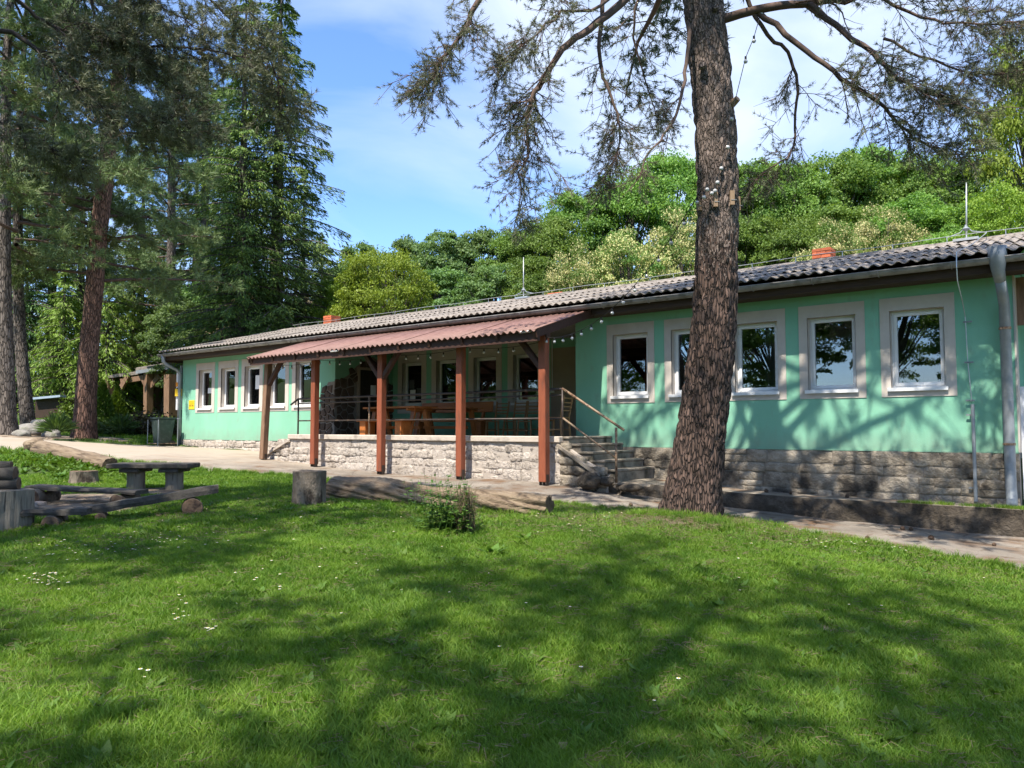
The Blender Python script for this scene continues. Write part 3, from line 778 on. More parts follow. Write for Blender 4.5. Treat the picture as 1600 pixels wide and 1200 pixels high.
# right downpipe: hopper, patched collar, shoe
px_ = -1.22
b = MB(); b.tube([(px_, GY - .02, GZ + .17), (px_, GY - .02, GZ + .0), (px_, GY + .02, GZ - .17), (px_ + .01, GY + .12, GZ - .30)], [.125, .115, .085, .075], 14)
b.build('rain_hopper', M['zinc'], house, smooth=True)
b = MB(); b.tube([(px_ + .01, GY + .11, GZ - .29), (px_ + .02, GY + .30, GZ - .50), (px_ + .02, YF - .17, GZ - .62), (px_ + .02, YF - .17, -.85), (px_ + .03, YF - .22, -1.02), (px_ + .04, YF - .36, -1.12)], .072, 14)
dp = b.build('downpipe', M['zinc'], house, smooth=True, label='right downpipe below the rain hopper')
for z in (1.45, -.25):
    b = MB(); b.tube([(px_ + .02, YF - .17, z), (px_ + .02, YF - .17, z + .035)], .08, 14); b.tube([(px_ - .06, YF - .17, z + .018), (px_ - .06, YF, z + .018)], .008, 5); b.build('pipe_clip', M['rail_rust'], dp)

# what shows past the right corner: recessed end wall
b = MB(); b.box(XR + .02, 2.2, YF + .25, YF + .35, ZB - .7, .62); b.build('end_wall', M['white_render'], house)
b = MB(); b.box(XR + .02, 2.2, YF + .25, YF + .33, 1.55, ZT); b.build('timber_panel', M['post_worn'], house)
b = MB(); b.box(XR - .004, XR + .02, YF - .012, YF + .28, ZB, ZT); b.build('corner_trim', M['beige'], house)

# stone base: courses of rough blocks (shared meshes) on a mortar core
def rough_block(seed):
    r = random.Random(seed); nx, nz = 4, 3; vs, fs = [], []
    for k in range(nz + 1):
        for i in range(nx + 1):
            e = (i in (0, nx)) + (k in (0, nz))
            x = -.5 + i / nx + (r.uniform(-.05, .05) if e == 0 else r.uniform(-.02, .02)); z = -.5 + k / nz + (r.uniform(-.07, .07) if e == 0 else r.uniform(-.05, .05))
            y = -.5 + (.16 if e == 2 else (.07 if e else 0)) + r.uniform(-.22, .22)
            vs.append((x, y, z))
    n = len(vs)
    for k in range(nz):
        for i in range(nx):
            a = k * (nx + 1) + i; fs.append((a, a + 1, a + nx + 2, a + nx + 1))
    ring = [i for i in range(nx + 1)] + [k * (nx+1) + nx for k in range(1, nz + 1)] + [nz*(nx+1) + i for i in range(nx - 1, -1, -1)] + [k * (nx+1) for k in range(nz - 1, 0, -1)]
    vs += [(vs[i][0], .5, vs[i][2]) for i in ring]
    m = len(ring)
    for j in range(m): fs.append((ring[j], n + j, n + (j+1) % m, ring[(j+1) % m]))
    me = bpy.data.meshes.new('stone'); me.from_pydata(vs, [], fs)
    me.polygons.foreach_set('use_smooth', [True] * len(me.polygons))
    return me
blocks, blocks_d = [rough_block(s) for s in range(8)], [rough_block(s + 50) for s in range(8)]
for m_ in blocks: m_.materials.append(M['stone'])
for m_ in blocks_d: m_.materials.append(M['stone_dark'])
def stone_wall(par, x0, x1, y, ztop, zbot, course, smin, smax, meshes, seed, depth=.075, proud=.03, gap=.007, clip=None):
    """courses from the top down to the ground function zbot(x)"""
    r = random.Random(seed); org = ORG[par]; z = ztop; n = 0
    while True:
        h = course * r.uniform(.72, 1.28); x = x0 - r.uniform(0, .1); any_ = False
        while x < x1 - .04:
            wd = r.uniform(smin, smax); xa, xb = max(x, x0), min(x + wd, x1); xm = (xa + xb) / 2
            if xb - xa > .07 and z > zbot(xm) and (clip is None or clip(xm, z - h / 2)):
                parts_ = [(z, h)]
                if h > .2 and r.random() < .18:
                    f_ = r.uniform(.35, .65); parts_ = [(z, h * f_), (z - h * f_, h * (1 - f_))]
                for z_, h_ in parts_:
                    o = new_obj('stone', r.choice(meshes), par)
                    o.location = Vector((xm + r.uniform(-.006, .006), y + r.uniform(-.012, .012), z_ - h_ / 2)) - org
                    o.scale = ((xb - xa - gap) * (1 if r.random() < .5 else -1), depth, h_ - gap + r.uniform(-.008, .008)); o.rotation_euler = (0, r.uniform(-.03, .03), 0); n += 1
                any_ = True
            x += wd
        z -= h
        if not any_ or z < -2: break
    return n
pl = MB().box(X2 - .05, XR, YF + .0, YF + .2, -1.6, ZB - .012).build('stone_base', M['mortar'], house)
pl2 = MB().box(XL + .03, X1 + .9, YF + .0, YF + .2, -1.2, ZB - .012).build('stone_base', M['mortar'], house)
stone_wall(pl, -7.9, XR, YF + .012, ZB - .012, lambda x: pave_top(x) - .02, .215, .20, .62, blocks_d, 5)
stone_wall(pl2, XL + .03, X1 + .3, YF + .012, ZB - .012, lambda x: hz(x, YF) - .02, .19, .25, .6, blocks, 6)

# crazy-paving cladding on the left wing's corner and round the entrance door
def voronoi_cells(w, h, step, seed):
    r = random.Random(seed); pts = []
    ny = int(h / step) + 3; nx = int(w / step) + 3
    for j in range(-1, ny):
        for i in range(-1, nx):
            pts.append(((i + r.uniform(.1, .9)) * step, (j + r.uniform(.1, .9)) * step))
    cells = []
    for a in pts:
        poly = [(a[0] - 2*step, a[1] - 2*step), (a[0] + 2*step, a[1] - 2*step), (a[0] + 2*step, a[1] + 2*step), (a[0] - 2*step, a[1] + 2*step)]
        for b in pts:
            if b is a or abs(b[0]-a[0]) > 3.2*step or abs(b[1]-a[1]) > 3.2*step: continue
            mx_, my_ = (a[0]+b[0])/2, (a[1]+b[1])/2; nx_, ny_ = b[0]-a[0], b[1]-a[1]; l = math.hypot(nx_, ny_)
            mx_ -= nx_/l*.014; my_ -= ny_/l*.014
            new = []
            for i in range(len(poly)):
                p, q = poly[i], poly[(i+1) % len(poly)]
                dp_ = (p[0]-mx_)*nx_ + (p[1]-my_)*ny_; dq = (q[0]-mx_)*nx_ + (q[1]-my_)*ny_
                if dp_ <= 0: new.append(p)
                if (dp_ < 0) != (dq < 0):
                    t = dp_ / (dp_ - dq); new.append((p[0] + t*(q[0]-p[0]), p[1] + t*(q[1]-p[1])))
            poly = new
            if len(poly) < 3: break
        if len(poly) >= 3: cells.append((a, poly))
    return cells
def cladding(par, to3, out, w, h, keep, step, seed):
    """to3(u,v) -> point on the wall, out: outward normal"""
    out = Vector(out); r = random.Random(seed)
    for c, poly in voronoi_cells(w, h, step, seed):
        if not keep(*c): continue
        cu = sum(p[0] for p in poly) / len(poly); cv = sum(p[1] for p in poly) / len(poly)
        th = r.uniform(.02, .035); b = MB(); n = len(poly)
        base = [Vector(to3(*p)) for p in poly]
        top = [Vector(to3(cu + (p[0]-cu)*.9, cv + (p[1]-cv)*.9)) + out * th for p in poly]
        b.add(base + top + [Vector(to3(cu, cv)) + out * (th + .008)], [(i, (i+1) % n, n + (i+1) % n, n + i) for i in range(n)] + [(n+i, n+(i+1) % n, 2*n) for i in range(n)])
        b.build('stone', M['clad'], par)
FLOOR = -.24
fx0 = -18.0
def keep_front(u, v):      # u from fx0 to corner, v above floor; sloping left edge, rounded top
    x = fx0 + u
    edge = -17.62 + max(0, v) * .40 + .08 * math.sin(v * 9)
    return edge < x < X1 - .05 and -.1 < v < 1.50 + .10 * math.sin(u * 5)
jf = MB(); pts = [(-17.66, FLOOR - .05), (X1 + .004, FLOOR - .05), (X1 + .004, FLOOR + 1.52), (-16.95, FLOOR + 1.50), (-17.12, FLOOR + 1.2), (-17.35, FLOOR + .6)]
jf.prism([(x, YF - .012, z) for x, z in pts], (0, .02, 0), None); jf_o = jf.build('cladding', M['clad_joint'], house)
cladding(jf_o, lambda u, v: (fx0 + u, YF - .012, FLOOR + v), (0, -1, 0), 1.4, 1.7, keep_front, .20, 4)
def arch(y): return float(np.interp(y, [YF, 13.9, 14.25, 14.8, 15.25, 15.5, YB], [1.50, 1.66, 1.98, 2.28, 2.12, 1.62, 1.15]))
js = MB(); ys = np.linspace(YF, YB, 15)
js.prism([(X1 + .002, float(y), FLOOR - .05) for y in (YF, YB)] + [(X1 + .002, float(y), FLOOR + arch(y)) for y in ys[::-1]], (.012, 0, 0), None)
js_o = js.build('cladding', M['clad_joint'], house)
D0, D1, DH = 14.33, 15.28, 1.88
cladding(js_o, lambda u, v: (X1 + .014, YF + u, FLOOR + v), (1, 0, 0), 2.1, 2.5, lambda u, v: v < arch(YF + u) - .04 and 0 < u < 2.1 and v > -.1 and not (D0 - .08 < YF + u < D1 + .08 and v < DH + .05), .22, 9)
d = MB(); d.box(X1 + .005, X1 + .055, D0, D1, FLOOR, FLOOR + DH); door = d.build('door', M['door'], house)
f = MB(); f.box(X1 + .005, X1 + .075, D0 - .07, D0, FLOOR, FLOOR + DH + .07); f.box(X1 + .005, X1 + .075, D1, D1 + .07, FLOOR, FLOOR + DH + .07); f.box(X1 + .005, X1 + .075, D0, D1, FLOOR + DH, FLOOR + DH + .07)
f.build('door_frame', M['taupe'], door)
for k in range(3):
    b = MB(); b.box(X1 + .055, X1 + .065, D0 + .1, D1 - .1, FLOOR + .12 + k * .62, FLOOR + .62 + k * .62); b.build('door_panel', M['door'], door, bevel=.006)
b = MB(); b.tube([(X1 + .06, D0 + .1, FLOOR + 1.0), (X1 + .12, D0 + .1, FLOOR + 1.0), (X1 + .12, D0 + .22, FLOOR + 1.0)], .011, 8); b.build('door_handle', M['steel'], door)
for (y, z) in ((14.72, 1.18), (15.02, 1.42)):
    b = MB(); b.box(X1 + .066, X1 + .069, y, y + .2, FLOOR + z, FLOOR + z + .28); b.build('notice', M['paper'], door)

# chimneys of orange brick
bk = bpy.data.meshes.new('brick'); bmm = bmesh.new(); bmesh.ops.create_cube(bmm, size=1); bmesh.ops.bevel(bmm, geom=bmm.edges[:], offset=.03, segments=1, affect='EDGES'); bmm.to_mesh(bk); bmm.free(); bk.materials.append(M['brick'])
def chimney(cx, cy, zt, w):
    nc = int((zt - 3.25) / .078); org = ORG[house]
    c = MB(); c.box(cx - w/2 + .015, cx + w/2 - .015, cy - w/2 + .015, cy + w/2 - .015, 3.2, zt - .02); ch = c.build('chimney', M['brick_mortar'], house)
    for k in range(nc):
        z = zt - .035 - k * .078; off = .5 if k % 2 else 0
        for side in range(4):
            n = 2; L = w / n
            for i in range(n + (1 if off else 0)):
                a = -w/2 + (i - off) * L; e = min(a + L, w/2); a = max(a, -w/2)
                m_ = (a + e) / 2
                if side % 2 == 0: loc = (cx + m_, cy + (-1 if side == 0 else 1) * (w/2 - .05), z); sc = (e - a - .012, .11, .064)
                else: loc = (cx + (-1 if side == 3 else 1) * (w/2 - .05), cy + m_, z); sc = (.11, e - a - .012, .064)
                o = new_obj('brick', bk, ch); o.location = Vector(loc) - org + Vector((rng.uniform(-.006, .006), rng.uniform(-.006, .006), 0)); o.scale = sc
    return ch
chimney(-22.45, 18.0, 4.10, .44); chimney(-5.05, 18.0, 4.06, .40); chimney(-12.4, 18.1, 3.86, .5)

# ------------------------------------------------------------------ lightning conductors on the ridge
def rod(px, ytop, ybase, label):
    a = at(px, ybase, Y=17.45); b_ = at(px, ytop, Y=17.45)
    t = thing('lightning_rod', (a.x, a.y, ridge_z + .05), label, 'lightning rod', 'lightning rods on the ridge')
    m = MB(); m.tube([(a.x, a.y, ridge_z + .05), (b_.x, a.y, b_.z)], [.018, .011], 8); m.build('mast', M['steel'], t, smooth=True)
    m = MB(); m.lathe((a.x, a.y, ridge_z + .28), [(.02, -.05), (.07, 0), (.03, .04), (.02, .08)], 10); m.build('collar', M['zinc'], t)
    m = MB(); m.box(a.x - .22, a.x + .22, a.y - .12, a.y + .12, ridge_z + .03, ridge_z + .08); m.build('base_plate', M['steel'], t)
    for s_ in (-1, 1):
        m = MB(); m.tube([(a.x, a.y, ridge_z + .34), (a.x + s_ * .10, a.y, ridge_z + .22), (a.x + s_ * .35, a.y, ridge_z + .15)], .009, 6); m.build('strap', M['steel'], t)
    return a.x
rx1 = rod(1510, 285, 377, 'tall thin lightning rod on the roof ridge at the right end')
rx2 = rod(818, 402, 462, 'thin lightning rod on the ridge above the porch')
cw = thing('lightning_cable', (-12, 17.45, ridge_z), 'thin grey lightning conductor wire held above the roof ridge', 'cable')
m = MB(); pts = []
xs = np.arange(-24.0, -.4, .5)
for i, x in enumerate(xs): pts.append((x, 17.42, ridge_z + .155 + .012 * math.sin(x * 2.1)))
m.tube(pts, .007, 5); m.build('wire', M['steel'], cw)
for x in np.arange(-23.5, -.5, 1.0):
    m = MB(); m.tube([(x, 17.42, ridge_z + .04), (x, 17.42, ridge_z + .16)], .007, 5); m.build('wire_holder', M['steel'], cw)
dc = thing('lightning_down_cable', (-1.75, YF, ZB), 'thin lightning down cable fixed to the green wall beside the right downpipe', 'cable')
m = MB(); x0 = -1.72
m.tube([(x0 - .1, 17.40, ridge_z + .15), (x0 - .05, 16.9, ridge_z + .02), (x0, 14.5, 3.02), (x0, 12.80, 2.58), (x0, 12.76, 2.35), (x0, 12.80, 2.15), (x0 + .01, 13.15, 1.9), (x0, YF - .05, 1.7), (x0 + .015, YF - .05, 1.0), (x0 + .05, YF - .05, .4)], .007, 5)
m.build('wire', M['steel'], dc)
m = MB(); m.tube([(x0 + .06, YF - .07, .36), (x0 + .06, YF - .07, -1.1)], .026, 8); m.build('guard_tube', M['zinc'], dc)
for z in (1.62, 1.0, .42, .20, -.9):
    m = MB(); m.tube([(x0 + .02, YF, z), (x0 + .02, YF - .06, z)], .008, 5); m.box(x0 - .03, x0 + .09, YF - .06, YF - .045, z - .012, z + .012); m.build('clip', M['zinc'], dc)
# ------------------------------------------------------------------ terrace with stone front and stairs
YL, TX0, TX1, LT = 11.86, -16.42, -8.12, -.155
ter = thing('stone_terrace', (-12.3, YL, -1.0), 'raised porch terrace with pale rough stone front and concrete edge', 'terrace')
b = MB(); b.box(TX0 + .05, TX1 - .02, YL + .08, YF - .0, -1.5, FLOOR); b.box(X1 + .02, X2 - .02, YF, YB - .02, -1.5, FLOOR); b.box(-9.0, TX1, YF - .001, YF + .001, FLOOR - .1, FLOOR)
b.build('floor_slab', M['step'], ter)
b = MB(); b.box(TX0, TX1, YL - .045, YL + .24, LT - .115, LT); b.build('edge_slab', M['concrete'], ter, bevel=.012)
core = MB(); core.box(TX0 + .02, TX1, YL + .012, YL + .2, -1.5, LT - .115)
# sloping cheeks at both ends
core.prism([(TX1, YL + .035, LT - .12), (TX1, YL + .035, -1.3), (-7.15, YL + .035, -1.3), (-7.15, YL + .035, -.86)], (0, .12, 0), None)
core.prism([(TX0 + .02, YL + .035, LT - .12), (TX0 + .02, YL + .035, -1.2), (-17.35, YL + .035, -1.2), (-17.35, YL + .035, -.66)], (0, .12, 0), None)
M['pale_mortar'] = mat('pale_mortar', [(.36, .31, .265), (.50, .44, .38)], 0.95, 9, bump=.8, bscale=40)
fr = core.build('front_wall', M['pale_mortar'], ter)
stone_wall(fr, TX0, TX1, YL + .03, LT - .12, lambda x: hz(x, YL) - .03, .23, .2, .6, blocks, 21, depth=.058)
ramp_r = lambda x: LT - .12 + (x - TX1) / (-7.15 - TX1) * (-.86 - LT + .12)
ramp_l = lambda x: LT - .12 + (TX0 - x) / (TX0 + 17.35) * (-.66 - LT + .12)
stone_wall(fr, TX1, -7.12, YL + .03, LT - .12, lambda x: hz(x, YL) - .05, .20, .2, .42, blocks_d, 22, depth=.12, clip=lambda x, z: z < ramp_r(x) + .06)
stone_wall(fr, -17.35, TX0, YL + .03, LT - .12, lambda x: hz(x, YL) - .05, .18, .2, .4, blocks, 23, depth=.12, clip=lambda x, z: z < ramp_l(x) + .03)
b = MB(); b.beam((TX1 - .04, YL - .02, LT - .16), (-7.25, YL - .02, -.86), .12, .05, up=(0, 0, 1)); b.build('ramp_edge', M['step'], ter)
b = MB(); b.beam((TX0 + .05, YL - .02, LT - .16), (-17.3, YL - .02, -.68), .12, .05, up=(0, 0, 1)); b.build('ramp_edge', M['concrete'], ter)
rx = [-8.0, -7.74, -7.50, -7.27, -7.05]; zt = [LT, -.29, -.43, -.58, -.74]
for k in range(5):
    x0 = -8.13 if k == 0 else rx[k-1] - .05
    b = MB(); b.box(x0, rx[k], YL + .1 + .015 * k, YF + .0 - .004 * k, -1.2, zt[k] - .045); s_ = b.build('step', M['step'], ter, bevel=.012)
    b = MB(); b.box(x0 - .02, rx[k] + .025, YL + .07 + .015 * k, YF - .004 * k - .006, zt[k] - .044, zt[k]); b.build('tread', M['step'], s_, bevel=.010)
for k in range(4):
    b = MB(); b.box(TX0 - .22 * (k + 1), TX0 + .04 - .22 * k, YL + .15, YF - .02, -1.2, LT - .13 * (k + 1)); b.build('step', M['step'], ter, bevel=.01)
# boulders and rubble at the foot of the stairs
def boulder(seed, c, s, m, par=None, name='rock'):
    bm = bmesh.new(); bmesh.ops.create_icosphere(bm, subdivisions=3, radius=1)
    off = Vector((seed * 3.7, seed * 1.3, seed))
    for v in bm.verts:
        n = v.co.normalized(); f = 1 + .28 * mnoise.noise(n * 1.4 + off) + .14 * mnoise.noise(n * 3.5 + off) + .05 * mnoise.noise(n * 9 + off)
        v.co = Vector((n.x * s[0] * f, n.y * s[1] * f, n.z * s[2] * f))
    me = bpy.data.meshes.new(name); bm.to_mesh(me); bm.free()
    me.polygons.foreach_set('use_smooth', [True] * len(me.polygons)); me.materials.append(m)
    o = new_obj(name, me, par); o.location = Vector(c) - (ORG[par] if par else Vector((0, 0, 0))); return o
for i, (px, py, s, lab) in enumerate(((920, 752, (.22, .17, .15), 'dark boulder at the left foot of the porch stairs'), (948, 752, (.15, .13, .09), 'smaller dark rock in front of the lowest porch step'),
                                (985, 762, (.24, .16, .07), 'flat dark rock between the porch stairs and pine trunk'))):
    p = at(px, py, Y=11.70 + .12 * i)
    o = boulder(31 + i, p, s, M['kerb']); tag(o, lab, 'rock', 'rocks at the stair foot')

# ------------------------------------------------------------------ railing
rail = thing('porch_railing', (-12.3, YL + .12, LT), 'tubular metal railing along the porch edge and down the stairs', 'railing')
RY = YL + .10
RX0 = at(466, 640, Y=RY).x; RXE = TX1 - .02
zr = [.735, .62, .185]
for k, z in enumerate(zr):
    m = MB(); m.tube([(RX0, RY, z - .0), (-11.0, RY, z), (RXE, RY, z)], .024 if k == 0 else .017, 8); m.build('rail', M['rail_dark'], rail, smooth=True)
m = MB(); m.tube([(RX0, RY, zr[0]), (RX0 - .28, RY - .02, zr[0] - .14)], .024, 8); m.build('rail', M['rail_dark'], rail, smooth=True)
for px in (466, 577, 713, 880):
    x = at(px, 650, Y=RY).x if px != 880 else RXE
    m = MB(); m.tube([(x, RY, LT - .01), (x, RY, zr[0])], .021, 8); m.build('post', M['rail_dark'] if px != 577 else M['rail_rust'], rail, smooth=True)
e = at(975, 672, Y=RY - .02); e2 = at(963, 716, Y=RY - .02)
m = MB(); m.tube([(RXE, RY, zr[0] + .01), (e.x, RY - .02, e.z)], .024, 8); m.build('handrail', M['rail_rust'], rail, smooth=True, label='worn sloping stair handrail')
m = MB(); m.tube([(RXE, RY, zr[2] + .01), (e2.x, RY - .02, e2.z)], .019, 8); m.build('lower_handrail', M['rail_rust'], rail, smooth=True)
e3 = at(963, 750, Y=RY - .02)
m = MB(); m.tube([(e2.x, RY - .02, e3.z - .05), (e2.x, RY - .02, e.z + .045)], .023, 8); m.build('newel_post', M['rail_rust'], rail, smooth=True)

# ------------------------------------------------------------------ lean-to canopy
YP = 11.57
can = thing('porch_canopy', (-12.7, YP, -1.0), 'red-brown timber lean-to canopy with corrugated sheets over the porch', 'canopy')
cxl, cxr, cy0, cz0, cy1, cz1 = -17.2, -8.12, 11.12, 1.765, 12.97, 2.335
cs = math.atan2(cz1 - cz0, cy1 - cy0); cl = math.hypot(cz1 - cz0, cy1 - cy0)
csm = sheet_mesh('canopy_sheet', .93, cl, .155, .024, seg=10); csm.materials.append(M['canopy'])
n = 10; wsh = (cxr - cxl) / n
csh = MB()
for i in range(n):
    o = new_obj('canopy_sheet', csm, can)
    o.location = Vector((cxl + i * wsh, cy0 + rng.uniform(-.012, .012), cz0 + (i % 2) * .006)) - ORG[can]; o.rotation_euler = (cs, 0, rng.uniform(-.003, .003)); o.scale = (wsh / .93 * 1.012, 1, 1)
post_px = [(415, 718), (492, 728), (596, 737), (720, 748), (850, 757)]
pxs_ = [-16.92, -15.02, -12.69, -10.35, -8.29]
for i, x in enumerate(pxs_):
    zg = hz(x, YP)
    b = MB()
    if i == 0: b.beam((x - .13, YP - .02, zg + .02), (x, YP, 1.72), .15, .15, up=(0, 1, 0))
    else: b.beam((x, YP, zg + .06), (x, YP, 1.72), .15 if i < 4 else .16, .15, up=(0, 1, 0))
    po = b.build('post', M['post_worn'] if i == 0 else M['post'], can, bevel=.010)
    b = MB()
    b.tube([(x - (.13 if i == 0 else 0), YP, zg - .05), (x - (.13 if i == 0 else 0), YP, zg + .10)], .03, 8)
    for s_ in (-1, 1): b.box(x - (.13 if i == 0 else 0) + s_ * .078 - .004, x - (.13 if i == 0 else 0) + s_ * .078 + .004, YP - .04, YP + .04, zg + .0, zg + .2)
    b.build('post_shoe', M['rail_dark'], po)
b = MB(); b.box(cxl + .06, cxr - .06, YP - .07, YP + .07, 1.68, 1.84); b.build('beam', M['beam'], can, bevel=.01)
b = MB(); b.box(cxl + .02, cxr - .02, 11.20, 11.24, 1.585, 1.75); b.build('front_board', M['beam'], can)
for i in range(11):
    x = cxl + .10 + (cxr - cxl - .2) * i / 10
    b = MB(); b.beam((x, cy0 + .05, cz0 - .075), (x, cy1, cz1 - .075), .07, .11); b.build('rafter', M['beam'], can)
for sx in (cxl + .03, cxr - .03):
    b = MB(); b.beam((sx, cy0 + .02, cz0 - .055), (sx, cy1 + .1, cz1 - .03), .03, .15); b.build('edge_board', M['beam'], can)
for i, x in enumerate(pxs_):
    for s_ in ((1,) if i == 0 else (-1,) if i == 4 else (-1, 1) if i == 2 else ()):
        b = MB(); b.beam((x + s_ * .04, YP, 1.10), (x + s_ * .62, YP, 1.76), .10, .11, up=(0, 1, 0)); b.build('brace', M['beam'], can, bevel=.008)
for px, py in ((523, 549), (820, 519)):
    p = at(px, py, Y=11.18); lt = thing('canopy_lamp', (p.x, p.y, p.z), 'small white bulkhead lamp under the canopy front, ' + ('near its left end' if px < 600 else 'near its right end'), 'lamp', 'lamps under the canopy front')
    m = MB(); m.box(p.x - .13, p.x + .13, p.y - .01, p.y + .03, p.z - .012, p.z + .03); m.build('lamp_base', M['white'], lt)
    m = MB(); m.box(p.x - .12, p.x + .12, p.y - .045, p.y - .01, p.z - .018, p.z + .02); m.build('lamp_cover', M['bulb'], lt, bevel=.012)

# ------------------------------------------------------------------ porch furniture
def picnic_table(name, label, x, y, L, W_, rz=0.0):
    t = thing(name, (x, y, FLOOR), label, 'table', 'tables on the porch', rz)
    ORG[t] = Vector((0, 0, 0))
    for k in range(4):
        m = MB(); m.box(-L/2, L/2, -W_/2 + k * W_/4 + .005, -W_/2 + (k+1) * W_/4 - .005, .70, .745); m.build('plank', M['orange_wood'], t, bevel=.006)
    for s_ in (-1, 1):
        xx = s_ * (L/2 - .22)
        for q in (-1, 1):
            m = MB(); m.beam((xx, q * .34, 0), (xx, q * .16, .70), .12, .07); m.build('leg', M['orange_wood'], t, bevel=.006)
        m = MB(); m.box(xx - .03, xx + .03, -.40, .40, .64, .70); m.build('crossbar', M['orange_wood'], t)
    m = MB(); m.box(-L/2 + .2, L/2 - .2, -.03, .03, .22, .29); m.build('stretcher', M['orange_wood'], t)
    return t
def wood_bench(label, x, y, L, back, rz=0.0):
    t = thing('wooden_bench', (x, y, FLOOR), label, 'bench', 'benches on the porch', rz); ORG[t] = Vector((0, 0, 0))
    m = MB(); m.box(-L/2, L/2, -.19, .19, .40, .45); m.build('seat', M['orange_wood'], t, bevel=.008)
    for s_ in (-1, 1):
        m = MB(); m.box(s_ * (L/2 - .2) - .10, s_ * (L/2 - .2) + .10, -.16, .16, 0, .40); m.build('leg', M['orange_wood'], t, bevel=.008)
        if back:
            m = MB(); m.beam((s_ * (L/2 - .3), .15, .40), (s_ * (L/2 - .3), .27, .90), .08, .05); m.build('back_support', M['orange_wood'], t)
    if back:
        m = MB(); m.beam((-L/2, .215, .78), (L/2, .215, .78), .04, .27, up=(0, .2, 1)); m.build('backrest', M['orange_wood'], t, bevel=.008)
    return t
picnic_table('picnic_table', 'orange varnished plank table behind the third canopy post', -13.35, 12.75, 1.75, .78)
wood_bench('low orange wooden bench in front of the plank table, without backrest', -13.35, 12.28, 1.6, False)
wood_bench('orange wooden bench with wide plank backrest against the porch back wall', -13.55, 14.75, 2.5, True)
picnic_table('picnic_table', 'second orange plank table standing behind the first, near the back bench', -13.0, 13.95, 1.8, .75, .05)

def chair_proto(label):
    t = thing('wooden_chair', (0, 0, 0), label, 'chair', 'wooden chairs on the porch'); ORG[t] = Vector((0, 0, 0))
    m = MB(); m.box(-.20, .20, -.20, .20, .44, .47); m.build('seat', M['chair_wood'], t, bevel=.008)
    for sx in (-1, 1):
        m = MB(); m.beam((sx * .195, -.20, 0), (sx * .175, -.17, .44), .032, .032, up=(0, 1, 0)); m.build('leg', M['chair_wood'], t)
        m = MB(); m.beam((sx * .195, .21, 0), (sx * .175, .18, .45), .032, .034, up=(0, 1, 0)); m.build('leg', M['chair_wood'], t)
        m = MB(); m.beam((sx * .175, .18, .45), (sx * .185, .27, .90), .030, .032, up=(0, 1, 0)); m.build('back_post', M['chair_wood'], t)
    for z in (.60, .68, .76, .85):
        y = .18 + (z - .45) / .45 * .09
        m = MB(); m.box(-.18, .18, y - .008, y + .008, z - .014, z + .014); m.build('back_slat', M['chair_wood'], t)
    for z in (.18, .40):
        m = MB(); m.box(-.17, .17, -.20, -.18, z - .012, z + .012); m.build('stretcher', M['chair_wood'], t)
    for sx in (-1, 1):
        m = MB(); m.box(sx * .185 - .01, sx * .185 + .01, -.18, .18, .20, .225); m.build('stretcher', M['chair_wood'], t)
    return t
def copy_tree(o, parent=None):
    c = o.copy(); COL.objects.link(c); c.parent = parent; ORG[c] = ORG.get(o, Vector((0, 0, 0)))
    for ch in [x for x in bpy.data.objects if x.parent == o]: copy_tree(ch, c)
    return c
ch0 = chair_proto('honey wood slat-back chair nearest the bench in the row of three')
spots = [(-11.98, 14.72, .05, None), (-11.45, 14.75, -.04, 'honey wood slat-back chair in the middle of the row of three'), (-10.98, 14.70, .06, 'honey wood slat-back chair at the right of the row of three'),
         (-9.02, 13.05, -PI/2 + .1, 'lone wooden slat-back chair turned sideways at the top of the stairs')]
for i, (x, y, a, lab) in enumerate(spots):
    o = ch0 if i == 0 else copy_tree(ch0)
    o.location = (x, y, FLOOR); o.rotation_euler = (0, 0, a)
    if lab: o['label'] = lab

# ------------------------------------------------------------------ string lights
def catenary(a, b, n, sag):
    a, b = Vector(a), Vector(b); out = []
    for i in range(n + 1):
        f = i / n; p = a.lerp(b, f); p.z -= sag * 4 * f * (1 - f); out.append(p)
    return out
bm = bmesh.new(); bmesh.ops.create_uvsphere(bm, u_segments=10, v_segments=7, radius=.026); bulb_me = bpy.data.meshes.new('bulb'); bm.to_mesh(bulb_me); bm.free()
bulb_me.polygons.foreach_set('use_smooth', [True] * len(bulb_me.polygons)); bulb_me.materials.append(M['bulb'])
cap_me = bpy.data.meshes.new('bulb_socket'); _b = MB(); _b.tube([(0, 0, .02), (0, 0, .065)], .014, 6); cap_me.from_pydata(_b.v, [], _b.f); cap_me.materials.append(M['black'])
def string_light(label, spans, spacing, drop=.075):
    t = thing('string_light', spans[0][0], label, 'string lights', 'strings of bulbs'); pts = []
    for a, b_, sag in spans: pts += catenary(a, b_, 24, sag)
    m = MB(); m.tube(pts, .006, 5); m.build('cable', M['black'], t)
    d = 0; nxt = spacing * .4
    for i in range(len(pts) - 1):
        l = (pts[i+1] - pts[i]).length
        while d + l > nxt and l > 1e-6:
            p = pts[i].lerp(pts[i+1], (nxt - d) / l)
            o = new_obj('bulb', bulb_me, t); o.location = p - ORG[t] - Vector((0, 0, drop)); s_ = new_obj('socket', cap_me, o)
            nxt += spacing
        d += l
    return t
by = YP + .12
xs_ = [cxl + .2] + [pxs_[i] for i in (1, 2, 3)] + [-8.30]
string_light('string of small white bulbs hung along the canopy beam', [((xs_[i], by, 1.66 - .02), (xs_[i+1], by, 1.66 - .02), .07) for i in range(4)], .37)
TREE = at(1080, 810, z=-1.15)
tr_pt = at(1096, 296, t=9.75)
string_light('string of clear bulbs rising from the canopy corner to the big pine', [((-8.30, YP, 1.69), tr_pt, .55)], .36)

